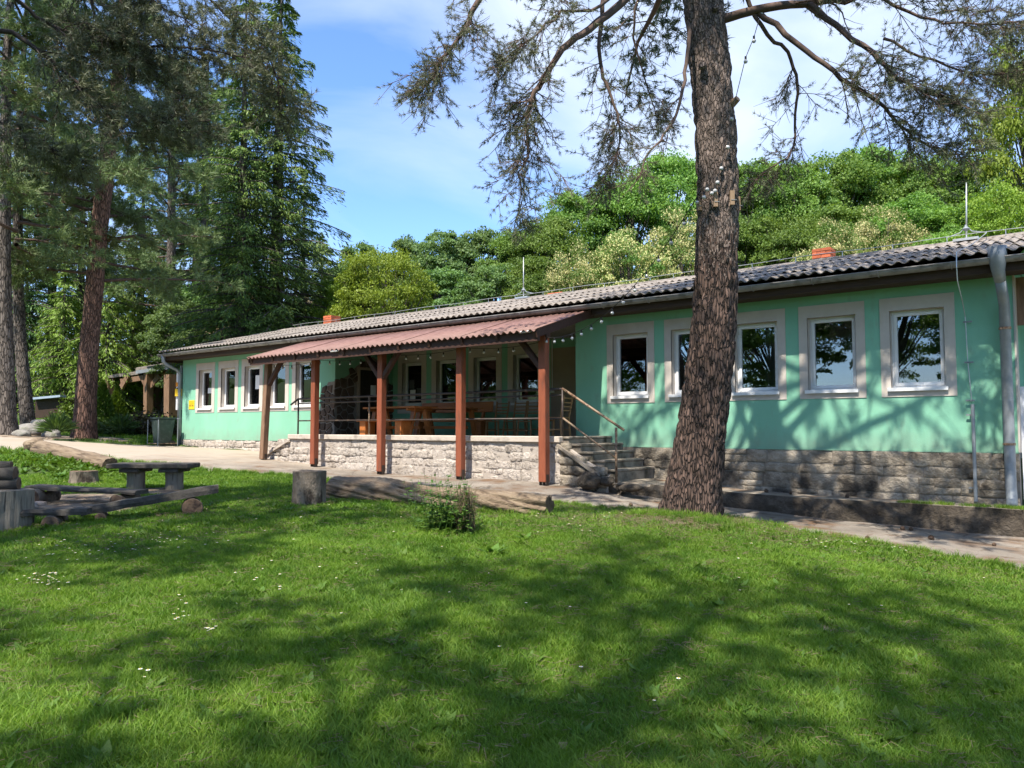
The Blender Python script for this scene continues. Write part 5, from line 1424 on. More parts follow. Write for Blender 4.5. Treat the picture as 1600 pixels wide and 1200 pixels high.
# ---- pine crowns: limbs, sub-branches, twigs with needle brushes
class Pine:
    def __init__(s, seed, needle_n, needle_l, needle_w, spread=.75):
        s.r = np.random.default_rng(seed); s.rng = random.Random(seed); s.limb = MB(); s.seg = []; s.tc, s.td = [], []
        s.nn, s.nl, s.nw, s.sp = needle_n, needle_l, needle_w, spread
    def twigs(s, pts, n, ln, droop, dens):
        """fine twigs with brushes along polyline pts"""
        g = s.rng
        for _ in range(n):
            f = g.uniform(.15, 1.0) * (len(pts) - 1); i = min(int(f), len(pts) - 2); p = pts[i].lerp(pts[i+1], f - i); d = (pts[i+1] - pts[i]).normalized()
            e = (d * g.uniform(.3, .9) + Vector((g.gauss(0, .6), g.gauss(0, .6), g.gauss(0, .5) + droop))).normalized()
            l = ln * g.uniform(.5, 1.2); q = p + e * l * .55 ; e2 = (e + Vector((0, 0, g.uniform(-.1, .35)))).normalized(); q2 = q + e2 * l * .45
            s.seg.append((p, q, .0045, .003)); s.seg.append((q, q2, .003, .002))
            if g.random() < dens:
                s.tc += [q2, q.lerp(q2, .45)]; s.td += [e2, e2]
                if g.random() < .6: s.tc.append(q.lerp(q2, .0)); s.td.append(e)
    def sub(s, base, d, L, r, n_tw, tw_l, droop, dens, nseg=4):
        g = s.rng; pts = [base]; p = base; d = d.normalized()
        for i in range(nseg):
            d = (d + Vector((g.gauss(0, .16), g.gauss(0, .16), g.gauss(0, .10) + droop * .25))).normalized(); p = p + d * L / nseg; pts.append(p)
        for i in range(nseg): s.seg.append((pts[i], pts[i+1], r * (1 - i / nseg * .7), r * (1 - (i+1) / nseg * .7)))
        s.twigs(pts, n_tw, tw_l, droop, dens); return pts
    def limb_(s, pts, r0, r1, n_sub, sub_l, n_tw, tw_l, droop=-.15, dens=.9, start=.25, tube_n=7, wiggle=.03):
        g = s.rng; pts = [Vector(p) for p in pts]
        fine = []
        for i in range(len(pts) - 1):
            for k in range(4):
                f = k / 4; a = pts[max(0, i-1)]; b = pts[i]; c = pts[i+1]; d = pts[min(len(pts)-1, i+2)]
                q = b * (1 - f) + c * f + (c - a) * .0 ; t2 = f * f; t3 = t2 * f
                q = (b * 2 + (c - a) * f + (a * 2 - b * 5 + c * 4 - d) * t2 + (b * 3 - a - c * 3 + d) * t3) * .5
                fine.append(q + Vector((g.gauss(0, wiggle * .4), g.gauss(0, wiggle * .4), g.gauss(0, wiggle * .4))) * (1 if 0 < i + k else 0))
        fine.append(pts[-1]); n = len(fine)
        s.limb.tube(fine, [r0 + (r1 - r0) * i / (n - 1) for i in range(n)], tube_n)
        for _ in range(n_sub):
            f = start + (1 - start) * g.random() ** .8; i = min(int(f * (n - 1)), n - 2); d = (fine[i+1] - fine[i]).normalized()
            side = d.cross(Vector((0, 0, 1))).normalized() * g.choice((-1, 1)) + Vector((0, 0, g.gauss(-.05, .35)))
            e = d * g.uniform(.35, .9) + side * g.uniform(.5, 1.0)
            s.sub(fine[i], e, sub_l * g.uniform(.45, 1.15) * (1.1 - .45 * f), max(.004, (r0 + (r1 - r0) * f) * .35), n_tw, tw_l, droop, dens)
        s.twigs(fine[int(n * .6):], n_tw * 2, tw_l, droop, dens)
        return fine
    def meshes(s, m_branch, m_needle):
        A = Acc(); sg = s.seg
        if s.limb.v:
            V = np.array([tuple(v) for v in s.limb.v]); q4 = np.array([f for f in s.limb.f if len(f) == 4]); A.add(V, q4, 0)
        if sg:
            V, F = prisms(np.array([tuple(a[0]) for a in sg]), np.array([tuple(a[1]) for a in sg]), np.array([a[2] for a in sg]), np.array([a[3] for a in sg])); A.add(V, F, 0)
        br = A.mesh('branches', [m_branch])
        V, F = needles(s.r, np.array([tuple(c) for c in s.tc]), np.array([tuple(c) for c in s.td]), s.nn, s.nl, s.nw, s.sp)
        return br, np_mesh('needles', V, [(F, 0)], [m_needle])
def pine_crown(seed, z0, z1, Rc, n_limb, needle=(9, .15, .018), sub=(7, 1.0, 6, .32), dens=.95, droop=-.12, lean=(0, 0), top=.5):
    P = Pine(seed, *needle); g = P.rng
    for i in range(n_limb):
        f = (i + g.random()) / n_limb; z = z0 + (z1 - z0) * f; a = i * 2.4 + g.uniform(-.5, .5); ln = Rc * (1 - (1 - top) * max(0, f - .35) / .65) * g.uniform(.7, 1.1)
        up = g.uniform(-.10, .15) + .35 * f; d = Vector((math.cos(a), math.sin(a), up)); b = Vector((lean[0] * f, lean[1] * f, z))
        pts = [b, b + d * ln * .35, b + Vector((d.x, d.y, up * .75)) * ln * .7 + Vector((0, 0, g.uniform(-.15, .1))), b + Vector((d.x, d.y, up * .45)) * ln + Vector((0, 0, g.uniform(-.4, .1)))]
        P.limb_(pts, .055 * (1.2 - .6 * f), .010, *[sub[0]], sub[1], sub[2], sub[3], droop=droop, dens=dens)
    return P
def spruce(seed, H, Rb, z0, n_whorl, size=.26, tip=.35, droop=.55, per=46, m1='spruce', m2='spruce_tip'):
    """tiers of drooping boughs with hanging sprays"""
    r = np.random.default_rng(seed); A = Acc(); B = MB()
    for w in range(n_whorl):
        f = w / (n_whorl - 1); z = z0 + (H - z0) * f ** .92; Rr = Rb * (1 - f) ** .75 + .25; nb = int(7 - 3 * f)
        for k in range(nb):
            a = 2 * PI * k / nb + r.uniform(-.3, .3) + w * 1.1; ln = Rr * r.uniform(.62, 1.12); zz = z + r.uniform(-.25, .25)
            t = np.linspace(0, 1, 7); out = t * ln; zc = zz + .10 * ln * np.sin(t * 2.2) - droop * ln * .45 * t ** 1.6 + .12 * ln * np.clip(t - .75, 0, 1)
            X = np.c_[out * math.cos(a), out * math.sin(a), zc]
            B.tube([tuple(p) for p in X], [.045 * (1 - .8 * q) * (1.1 - .7 * f) + .006 for q in t], 4, cap=False)
            n = int(per * (.35 + ln / Rb)); s_ = r.uniform(.08, 1, n) ** .75; base = np.stack([np.interp(s_, t, X[:, j]) for j in range(3)], 1)
            side = np.array([-math.sin(a), math.cos(a), 0]); lat = r.normal(size=n) * .22 * ln * (1.15 - s_); base = base + lat[:, None] * side
            base[:, 2] -= np.abs(lat) * .35 + r.exponential(.16, n) * (ln / Rb + .3)
            d = unit(np.array([math.cos(a), math.sin(a), -.5]) * 1.0 + side * np.sign(lat)[:, None] * .7 + r.normal(size=(n, 3)) * .35 - np.array([0, 0, 1]) * r.uniform(0, 1.0, (n, 1)) * droop)
            wv = unit(np.cross(d, r.normal(size=(n, 3)) * .6 + np.array([0, 0, 1])))
            sz = size * r.uniform(.7, 1.5, n); V, F = leaves(base, d, wv, sz, sz * .19)
            tipm = (r.random(n) < tip) & (s_ > .35)
            for mask, mi in ((~tipm, 0), (tipm, 1)):
                if mask.any():
                    vv = V.reshape(-1, 4, 3)[mask].reshape(-1, 3); A.add(vv, np.arange(len(vv)).reshape(-1, 4), mi)
    crown = A.mesh('crown', [M[m1], M[m2]])
    B.tube([(0, 0, -.3), (0, 0, H * .5), (0, 0, H)], [H * .017, H * .011, .02], 10)
    tm = bpy.data.meshes.new('trunk'); tm.from_pydata(B.v, [], B.f); tm.materials.append(M['bark_grey'])
    return crown, tm

# ------------------------------------------------------------------ the big pine in front of the right wing
TB = TREE.copy(); TB.z = hz(TB.x, TB.y)
T0 = 9.93
big = thing('big_pine', TB, 'massive leaning pine trunk with rough bark standing before the right wing', 'pine tree', 'pines near the house')
tp_px = [(1078, 815), (1083, 770), (1093, 700), (1103, 620), (1112, 540), (1119, 450), (1121, 360), (1121, 280), (1117, 190), (1108, 90), (1098, 0)]
tp_w = [88, 84, 78, 73, 70, 66, 64, 63, 62, 62, 60]
tpts = [at(x, y, t=T0) - TB for x, y in tp_px]; tpts[0].z -= .1
trad = [w / 1200 * T0 / 2 for w in tp_w]
last = tpts[-1]; tpts += [last + Vector((-.25, .1, 1.6)), last + Vector((-.3, .2, 4.0)), last + Vector((-.1, .1, 7.2))]; trad += [.22, .15, .05]
n0 = 11
cutz = tpts[8]
tm = trunk_mesh('trunk', tpts, trad, 110, 420, M['bark'], 4, rough=.05, flare=.17, plates=.028)
tm.materials.append(M['bark_up'])
zs = np.array([tm.vertices[p.vertices[0]].co.z for p in tm.polygons]); rr_ = np.random.default_rng(1).uniform(-.35, .35, len(zs))
tm.polygons.foreach_set('material_index', ((zs + rr_) > (at(1120, 400, t=T0).z - TB.z)).astype(np.int32))
new_obj('trunk', tm, big)
def tp(x, y, t): return at(x, y, t=t) - TB
BP = Pine(77, 13, .060, .0060, .75)
limbs = [  # pixel polylines with distances, radius, sub-branches
    ([(1128, 30, 9.85), (1200, 13, 9.6), (1270, 5, 9.4), (1340, -4, 9.2), (1440, -30, 9.0)], .075, .04, 10, .9, 6, .28, .55),
    ([(1186, 20, 9.65), (1245, 65, 9.4), (1300, 112, 9.2), (1360, 150, 9.0), (1402, 188, 8.9), (1440, 222, 8.8), (1500, 243, 8.7)], .048, .010, 26, .85, 8, .26, .8),
    ([(1265, 6, 9.4), (1320, 50, 9.1), (1370, 90, 8.9), (1402, 122, 8.7), (1455, 147, 8.6), (1525, 158, 8.5)], .050, .010, 26, .85, 8, .26, .8),
    ([(1160, -20, 9.6), (1190, 40, 9.7), (1230, 82, 9.9), (1246, 130, 10.0), (1243, 190, 10.1), (1235, 240, 10.1), (1202, 264, 10.1), (1170, 290, 10.1)], .036, .008, 22, .75, 7, .26, .7),
    ([(1074, 35, 9.75), (1073, 100, 9.6), (1064, 150, 9.4), (1045, 200, 9.2), (1012, 240, 9.0), (1000, 278, 8.95)], .034, .008, 9, .6, 5, .25, .35),
    ([(1330, -30, 9.6), (1420, 20, 9.3), (1500, 38, 9.0), (1610, 34, 8.6)], .03, .008, 22, .9, 9, .28, .9),
    ([(1380, 60, 10.2), (1460, 95, 10.0), (1540, 115, 9.8), (1620, 105, 9.6)], .025, .007, 20, .8, 9, .26, .9),
    ([(1092, -260, 9.9), (1030, -60, 9.6), (980, -5, 9.4), (920, 45, 9.2), (880, 78, 9.0), (850, 122, 8.9), (834, 152, 8.8), (822, 192, 8.8), (826, 236, 8.8), (814, 272, 8.8), (815, 330, 8.8)], .075, .006, 34, .8, 8, .25, .7),
    ([(1080, -240, 9.9), (985, -80, 9.9), (945, -10, 9.9), (937, 60, 9.9), (941, 110, 9.9), (958, 152, 9.8), (968, 200, 9.8), (965, 240, 9.8), (940, 285, 9.8)], .05, .006, 26, .8, 8, .25, .7),
    ([(1085, -420, 9.9), (900, -180, 9.2), (757, -10, 8.8), (730, 40, 8.7), (700, 82, 8.6), (680, 112, 8.6), (655, 146, 8.6)], .06, .006, 24, .75, 8, .24, .75),
    ([(1000, -60, 9.5), (940, 10, 9.2), (880, 20, 9.0), (830, 60, 8.9), (785, 95, 8.9)], .03, .006, 18, .8, 8, .25, .85),
    ([(1090, -200, 9.9), (1010, -40, 10.2), (990, 60, 10.4), (1010, 130, 10.5), (1030, 190, 10.5)], .03, .006, 14, .8, 7, .25, .8),
]
for pts, r0, r1, ns, sl, ntw, twl, dens in limbs:
    BP.limb_([tp(*p) for p in pts], r0 * .82, r1 * .8, int(ns * 1.35), sl * 1.05, int(ntw * 1.4), twl, droop=-.22, dens=dens, start=.30 if len(pts) < 9 else .45)
br, nd = BP.meshes(M['branch'], M['needle_near'])
new_obj('branches', br, big); new_obj('needles', nd, big)
UP = pine_crown(5, 7.4, 14.8, 4.7, 62, needle=(11, .13, .020), sub=(9, 1.3, 6, .36), dens=.9, top=.5)     # crown above the picture
br, nd = UP.meshes(M['branch'], M['needle']); o = new_obj('upper_branches', br, big); o2 = new_obj('upper_needles', nd, big)
for k, (px, py, s_) in enumerate(((1098, 104, .055), (1150, 162, .05), (1118, 14, .045))):
    c = at(px if px < 1140 else px - 10, py + (0 if px < 1140 else 5), t=T0 - (.24 if px < 1140 else .12)) - TB; m = MB(); d = Vector((.35, -.9, .25)) if px < 1140 else Vector((.9, -.3, .45)); m.tube([c + TB, c + TB + d * (.05 if px < 1140 else .14)], [s_, s_ * .8], 10); m.build('cut_branch_stub', M['plank'] if px > 1140 else M['bark_up'], big)
# wooden pegs wired round the trunk
for px, py, lab in ((1093, 318, 'leftmost wooden slat wired to the pine trunk'), (1118, 312, 'centre wooden slat wired to the pine trunk'), (1144, 309, 'right wooden slat wired to the pine trunk'), (1153, 318, 'wooden slat at the right edge of the pine trunk')):
    c = at(px, py, t=T0 - (.27 if 1100 < px < 1150 else .08)); sl = thing('wooden_tag', c, lab, 'slat', 'slats on the pine trunk')
    m = MB(); m.beam(c - Vector((0, 0, .09)), c + Vector((0, 0, .09)), .055, .03, up=(.62, -.79, 0)); m.build('slat', M['plank'], sl)
    m = MB(); m.tube([c + Vector((-.05, .02, -.03)), c + Vector((0, -.025, -.03)), c + Vector((.05, .02, -.03))], .004, 4); m.build('wire', M['zinc'], sl)
# clear bulbs climbing the trunk
sb = [at(x, y, t=T0 - .30) for x, y in ((1100, 302), (1105, 290), (1112, 296), (1117, 292), (1121, 279), (1127, 257), (1137, 224), (1143, 180), (1165, 90), (1178, 58), (1190, 16))]
t_ = thing('string_light', sb[0], 'string of clear bulbs climbing the right side of the big pine trunk', 'string lights', 'strings of bulbs')
m = MB(); m.tube(sb, .005, 5); m.build('cable', M['black'], t_)
for p in sb:
    o = new_obj('bulb', bulb_me, t_); o.location = p - ORG[t_] - Vector((0, 0, .05)); new_obj('socket', cap_me, o)

# ------------------------------------------------------------------ pines on the left
def left_pine(px, py, t, pts_px, w_px, matn, label, crown, seed, H):
    b = at(px, py, t=t); b.z = hz(b.x, b.y)
    root = thing('pine_tree', b, label, 'pine tree', 'pines on the left')
    pts = [at(x, y, t=t) - b for x, y in pts_px]; pts[0] = Vector((pts[0].x, pts[0].y, -.15)); rad = [w / 1200 * t / 2 for w in w_px]
    lz = pts[-1]; pts.append(Vector((lz.x * .6, lz.y * .6, H))); rad.append(.04)
    new_obj('trunk', trunk_mesh('trunk', pts, rad, 36, 150, M[matn], seed, rough=.10, flare=.10, plates=.02), root)
    for nm, me in zip(('branches', 'needles'), crown):
        o = bpy.data.objects.new(nm, me); link(o); o.parent = root; o.rotation_euler = (0, 0, seed * 1.3)
    return root
pc1 = pine_crown(101, 5.2, 19, 4.3, 48, needle=(11, .22, .024), sub=(11, 1.15, 7, .36), top=.45).meshes(M['branch'], M['needle_left'])
pc2 = pine_crown(102, 6.0, 19, 3.9, 40, needle=(11, .22, .024), sub=(10, 1.1, 7, .36), top=.45).meshes(M['branch'], M['needle_left'])
left_pine(132, 686, 26, [(131, 687), (133, 640), (137, 570), (143, 500), (149, 430), (154, 370), (163, 290), (172, 210), (185, 110), (193, 40)], [38, 32, 29, 27, 26, 24, 25, 22, 18, 14], 'bark_left', 'reddish-barked tall pine standing left of the house beside the path', pc1, 1, 21)
left_pine(14, 681, 24, [(14, 682), (11, 600), (8, 500), (6, 400), (8, 250), (10, 100)], [26, 22, 20, 19, 17, 12], 'bark_grey', 'grey-barked pine at the left picture edge', pc2, 2, 20.5)
left_pine(44, 670, 28, [(46, 672), (38, 600), (31, 520), (28, 430), (28, 300), (32, 150)], [22, 19, 17, 15, 13, 9], 'bark_grey', 'dark leaning pine just right of the left-edge pine', pc2, 4, 20.5)
left_pine(262, 640, 41, [(262, 640), (264, 560), (266, 480), (268, 380), (268, 200)], [20, 17, 15, 13, 9], 'bark_grey', 'pine rising behind the timber shelter between the reddish pine and spruces', pc1, 6, 21)
left_pine(318, 640, 44, [(318, 640), (318, 560), (319, 480), (320, 380), (320, 200)], [18, 16, 14, 12, 9], 'bark_grey', 'pine behind the left roof corner, left of the spruces', pc2, 8, 20.5)
# overhanging near pine, its trunk left of the picture
pa = thing('pine_tree', (-9.2, -.9, hz(-9.2, -.9)), 'pine left of the picture whose long dark boughs hang into the top left corner', 'pine tree', 'pines round the lawn')
A0 = Vector((-9.2, -.9, hz(-9.2, -.9)))
new_obj('trunk', trunk_mesh('trunk', [(0, 0, -.2), (.1, 0, 5), (.1, .1, 10), (0, 0, 15)], [.30, .25, .18, .05], 24, 80, M['bark'], 9, rough=.08, flare=.1, plates=.02), pa)
PA = Pine(55, 13, .085, .009, .75)
def ta(x, y, t): return at(x, y, t=t) - A0
for pts, r0, r1, ns, sl in (
    ([(-260, 20, 9.0), (-100, 30, 9.2), (0, 45, 9.3), (60, 80, 9.4), (110, 120, 9.6), (150, 160, 9.7), (200, 182, 9.8), (260, 190, 9.9), (330, 188, 10.0)], .05, .010, 46, 1.0),
    ([(-220, -90, 8.8), (-60, -60, 9.3), (30, 5, 9.6), (80, 40, 9.8), (140, 62, 10.0), (210, 70, 10.2), (300, 75, 10.4), (390, 90, 10.6)], .045, .010, 46, 1.1),
    ([(-180, -200, 8.6), (0, -140, 9.2), (120, -60, 9.7), (150, 30, 10.0), (180, 60, 10.1), (240, 110, 10.3), (290, 150, 10.5)], .035, .009, 34, 1.0),
    ([(-200, 120, 9.0), (-60, 160, 9.2), (0, 195, 9.3), (60, 225, 9.5), (130, 260, 9.7)], .025, .007, 20, .7),
    ([(-120, -260, 9.2), (100, -160, 10), (260, -60, 10.6), (350, 20, 11.0), (420, 90, 11.3), (440, 170, 11.5)], .035, .009, 44, 1.1),
    ([(-100, -300, 9.4), (60, -200, 9.8), (180, -90, 10.2), (230, -10, 10.4), (300, 40, 10.6)], .03, .009, 30, 1.0)):
    PA.limb_([Vector((.1, .1, ta(*pts[0]).z * .9))] + [ta(*p) for p in pts], r0 * .85, r1 * .85, ns, sl, 12, .30, droop=-.16, dens=.9, start=.42)
br, nd = PA.meshes(M['dark_branch'], M['needle_near']); new_obj('branches', br, pa); new_obj('needles', nd, pa)
PU = pine_crown(56, 7.5, 14.5, 3.6, 22, needle=(7, .20, .03), sub=(8, 1.1, 6, .36), top=.5); br, nd = PU.meshes(M['branch'], M['needle']); new_obj('upper_branches', br, pa); new_obj('upper_needles', nd, pa)
# pines behind the photographer: they shade the lawn and show in the window glass
gen_pine = [pine_crown(s_, 6.5, 18, 3.9, 30, needle=(7, .22, .030), sub=(7, 1.2, 5, .36), top=.55).meshes(M['branch'], M['needle']) for s_ in (201, 202)]
gen_trunk = trunk_mesh('trunk', [(0, 0, -.3), (.1, 0, 6), (0, .1, 12), (0, 0, 18.5)], [.30, .25, .17, .04], 20, 60, M['bark'], 12, rough=.08, flare=.1)
def far_pine(x, y, s_, rz, var, label):
    t = thing('pine_tree', (x, y, hz(x, y)), label, 'pine tree', 'pines round the lawn', rz); t.scale = (s_, s_, s_)
    for nm, me in zip(('branches', 'needles', 'trunk'), (*gen_pine[var], gen_trunk)):
        o = bpy.data.objects.new(nm, me); link(o); o.parent = t
    return t
for i, (x, y, s_, rz, lab) in enumerate((
    (-1.2, -4.2, 1.0, .3, 'tall pine just behind the photographer, shading the middle of the lawn'),
    (3.4, -2.4, 1.0, 1.9, 'tall pine right of the photographer, shading the right side of the lawn'),
    (-8.0, -6.4, .95, 1.1, 'tall pine left behind the photographer, shading the left lawn'),
    (1.2, -6.0, 1.05, 2.2, 'slender pine further behind the photographer, dappling the near lawn'),
    (-14.5, -9, 1.1, 2.5, 'pine across the lawn, mirrored in the windows near the stairs'),
    (-9.5, -13, 1.0, 4.0, 'pine across the lawn, mirrored in the third window from the right'),
    (-3.8, -13, 1.15, 5.2, 'pine across the lawn, mirrored in the rightmost window'),
    (-19, -12, 1.1, .7, 'pine across the lawn, mirrored in the second window of the right wing'),
    (-27, -14, 1.1, 3.3, 'pine far across the lawn, mirrored in the first window of the right wing'))):
    far_pine(x, y, s_, rz, i % 2, lab)

# ------------------------------------------------------------------ woods
oak = [broadleaf(s_, 10, 3.3, 2.2, 110, 300, .165, [M['leaf_oak']], lumps=.42) for s_ in (1, 2)]
far = [broadleaf(s_, 10, 3.2, 2.0, 110, 260, .19, [M['leaf_far']], lumps=.36) for s_ in (3, 4)]
bright = broadleaf(5, 10, 3.8, 1.2, 130, 280, .155, [M['leaf_bright']])
loc_ = [broadleaf(s_, 10, 3.9, 1.6, 120, 280, .16, [M['leaf_locust'], M['blossom']], blossom=.62) for s_ in (6, 7)]
def tree_at(px, ytop, t, meshes, wpx, label, name='oak_tree', group='trees on the wooded slope', H=10.0, Rm=3.3, zoff=0):
    b = at(px, 640, t=t); z = hz(b.x, b.y) + zoff; top = at(px, ytop, t=t).z; h = top - z
    s_ = h / H; sr = wpx / 1200 * t / 2 / Rm
    return plant_tree(name, meshes, (b.x, b.y, z), (sr, sr, s_), rng.uniform(0, 6.28), label, 'tree', group)
woods = [
 (540, 420, 36, bright, 110, 'yellow-green round tree left of the bright crown over the roof', 'lime_tree'),
 (600, 383, 34, bright, 160, 'bright yellow-green round tree rising above the roof near left chimney', 'lime_tree'),
 (560, 380, 50, far[0], 120, 'bluish green tree behind the bright yellow-green crown', 'oak_tree'),
 (640, 372, 48, far[1], 120, 'bluish green tree just right behind the yellow-green crown', 'oak_tree'),
 (690, 362, 46, far[0], 130, 'rounded mid-green tree in the middle of the roof skyline', 'oak_tree'),
 (748, 358, 47, far[1], 130, 'twin-topped mid-green tree left of the thin lightning rod', 'oak_tree'),
 (700, 420, 40, far[1], 150, 'lower mid-green tree just above the porch roof', 'oak_tree'),
 (775, 415, 38, far[0], 130, 'lower green tree behind the thin lightning rod', 'oak_tree'),
 (805, 365, 45, oak[0], 110, 'green tree rising behind the thin lightning rod', 'oak_tree'),
 (855, 335, 44, oak[1], 130, 'dark green tree right of the thin lightning rod', 'oak_tree'),
 (850, 405, 36, oak[0], 120, 'low dark green tree left of the blossoming locust', 'oak_tree'),
 (910, 300, 46, oak[0], 150, 'tall green tree under the hanging pine twigs', 'oak_tree'),
 (985, 262, 46, oak[1], 160, 'tall green tree above the blossoming locust', 'oak_tree'),
 (1055, 235, 48, oak[0], 150, 'tall green tree just left behind the big trunk', 'oak_tree'),
 (905, 388, 32, loc_[0], 120, 'cream-flowered locust nearest the thin lightning rod', 'locust_tree'),
 (985, 358, 32, loc_[1], 150, 'cream-flowered locust in the middle of the roof line', 'locust_tree'),
 (1070, 328, 33, loc_[0], 150, 'cream-flowered locust half hidden by the big trunk', 'locust_tree'),
 (1165, 250, 46, oak[1], 150, 'tall dark green tree just right behind the big trunk', 'oak_tree'),
 (1160, 345, 36, oak[0], 120, 'green tree low beside the right edge of the big trunk', 'oak_tree'),
 (1235, 248, 46, oak[0], 150, 'tall green tree above the right chimney', 'oak_tree'),
 (1310, 238, 47, oak[1], 160, 'tall green tree right above the right chimney', 'oak_tree'),
 (1385, 228, 48, oak[0], 160, 'tall green tree at the highest part of the skyline', 'oak_tree'),
 (1455, 240, 46, oak[1], 150, 'tall green tree left behind the tall lightning rod', 'oak_tree'),
 (1525, 250, 44, oak[0], 160, 'tall green tree right behind the tall lightning rod', 'oak_tree'),
 (1230, 335, 36, oak[1], 150, 'mid-height green tree left of the right chimney', 'oak_tree'),
 (1330, 320, 38, oak[0], 160, 'mid-height green tree behind the right chimney locusts', 'oak_tree'),
 (1440, 305, 36, oak[1], 170, 'mid-height green tree left of the tall lightning rod', 'oak_tree'),
 (1520, 315, 34, oak[0], 160, 'mid-height green tree behind the tall lightning rod', 'oak_tree'),
 (1300, 345, 29, loc_[1], 130, 'cream-flowered locust directly behind the right chimney', 'locust_tree'),
 (1385, 325, 30, loc_[0], 140, 'cream-flowered locust right of the right chimney', 'locust_tree'),
 (1480, 360, 28, oak[0], 120, 'low green tree at the foot of the tall lightning rod', 'oak_tree'),
 (1590, 285, 25, bright, 170, 'bright green tree cut by the right picture edge above the roof', 'lime_tree'),
 (1640, 30, 27, bright, 180, 'tall bright tree leaning into the top right picture edge', 'lime_tree'),
]
for (px, yt, t, ms, wp, lab, nm) in woods: tree_at(px, yt, t, ms, wp, lab, nm, Rm={'lime_tree': 3.8, 'locust_tree': 3.9}.get(nm, 3.25))
for i, (x, y, h) in enumerate(((-6, -32, 1.1), (-13, -34, 1.25), (-20, -31, 1.1), (-27, -33, 1.2), (-34, -30, 1.2), (-42, -28, 1.15), (1, -33, 1.2), (-50, -26, 1.2), (-60, -22, 1.2), (-70, -18, 1.2), (-80, -13, 1.3), (-52, -17, 1.1), (-90, -8, 1.2), (-66, -29, 1.3), (-44, -19, 1.1))):
    plant_tree('oak_tree', oak[i % 2], (x, y, hz(x, y) - .3), (1.25, 1.25, h), i * 1.7, 'leafy tree of the far wood behind the photographer, seen only in window glass', 'tree', 'far wood behind the photographer')
# spruces and conifers on the left
sp_big = spruce(31, 20, 3.4, 3.6, 36, size=.20, tip=.30, per=290)
sp_dark = spruce(32, 18, 3.6, 2.0, 28, size=.25, tip=.15, per=170)
sp_bri = spruce(33, 9, 2.4, .5, 24, size=.22, tip=.45, droop=.8, per=130, m1='bright_conifer', m2='spruce_tip')
def sp_at(px, t, ms, s_, label, nm='spruce_tree', sr=None, rz=None):
    b = at(px, 640, t=t); z = hz(b.x, b.y); return plant_tree(nm, ms, (b.x, b.y, z - .2), (sr or s_, sr or s_, s_), rz if rz is not None else rng.uniform(0, 6), label, 'tree', 'conifers behind the left wing')
sp_at(428, 35, sp_big, 1.08, 'tall spruce with light new shoots against the sky behind the left wing', sr=1.12, rz=.4)
sp_at(372, 33.5, sp_big, 1.0, 'tall spruce with bare dark lower trunk above the left roof end', sr=.85, rz=2.4)
for i, (px, t, ms, s_, lab) in enumerate((
    (20, 42, sp_dark, 1.0, 'dark spruce filling the far left edge of the woods'), (75, 46, sp_dark, 1.05, 'dark spruce behind the two grey pine trunks'), (120, 44, sp_dark, .95, 'dark spruce directly behind the reddish pine trunk'),
    (300, 48, sp_dark, 1.0, 'dark spruce behind the timber shelter'), (345, 46, sp_dark, .95, 'dark spruce left of the tall light-tipped spruces'), (470, 50, sp_dark, .8, 'dark spruce right behind the tall light-tipped spruce'), (215, 50, sp_dark, 1.0, 'dark spruce between the bright conifers'),
    (165, 40, sp_bri, .95, 'bright green weeping conifer just right of the reddish pine trunk'), (205, 43, sp_bri, 1.05, 'bright green weeping conifer above the timber shelter'), (95, 40, sp_bri, .9, 'bright green conifer left of the reddish pine trunk'),
    (250, 45, sp_bri, 1.0, 'bright green conifer behind the hut and shelter'), (35, 44, sp_bri, .8, 'bright green conifer seen between the grey pine trunks'), (500, 44, sp_dark, .52, 'small dark spruce behind the left chimney'))):
    sp_at(px, t, ms, s_, lab)
for i, (px, t, yt, w, lab) in enumerate(((320, 40, 440, 130, 'grey-green bushy pine sapling above the left roof corner'), (275, 38, 470, 110, 'grey-green bushy tree behind the left downpipe'))):
    tree_at(px, yt, t, far[i], w, lab, 'bushy_tree', 'conifers behind the left wing', Rm=3.2)

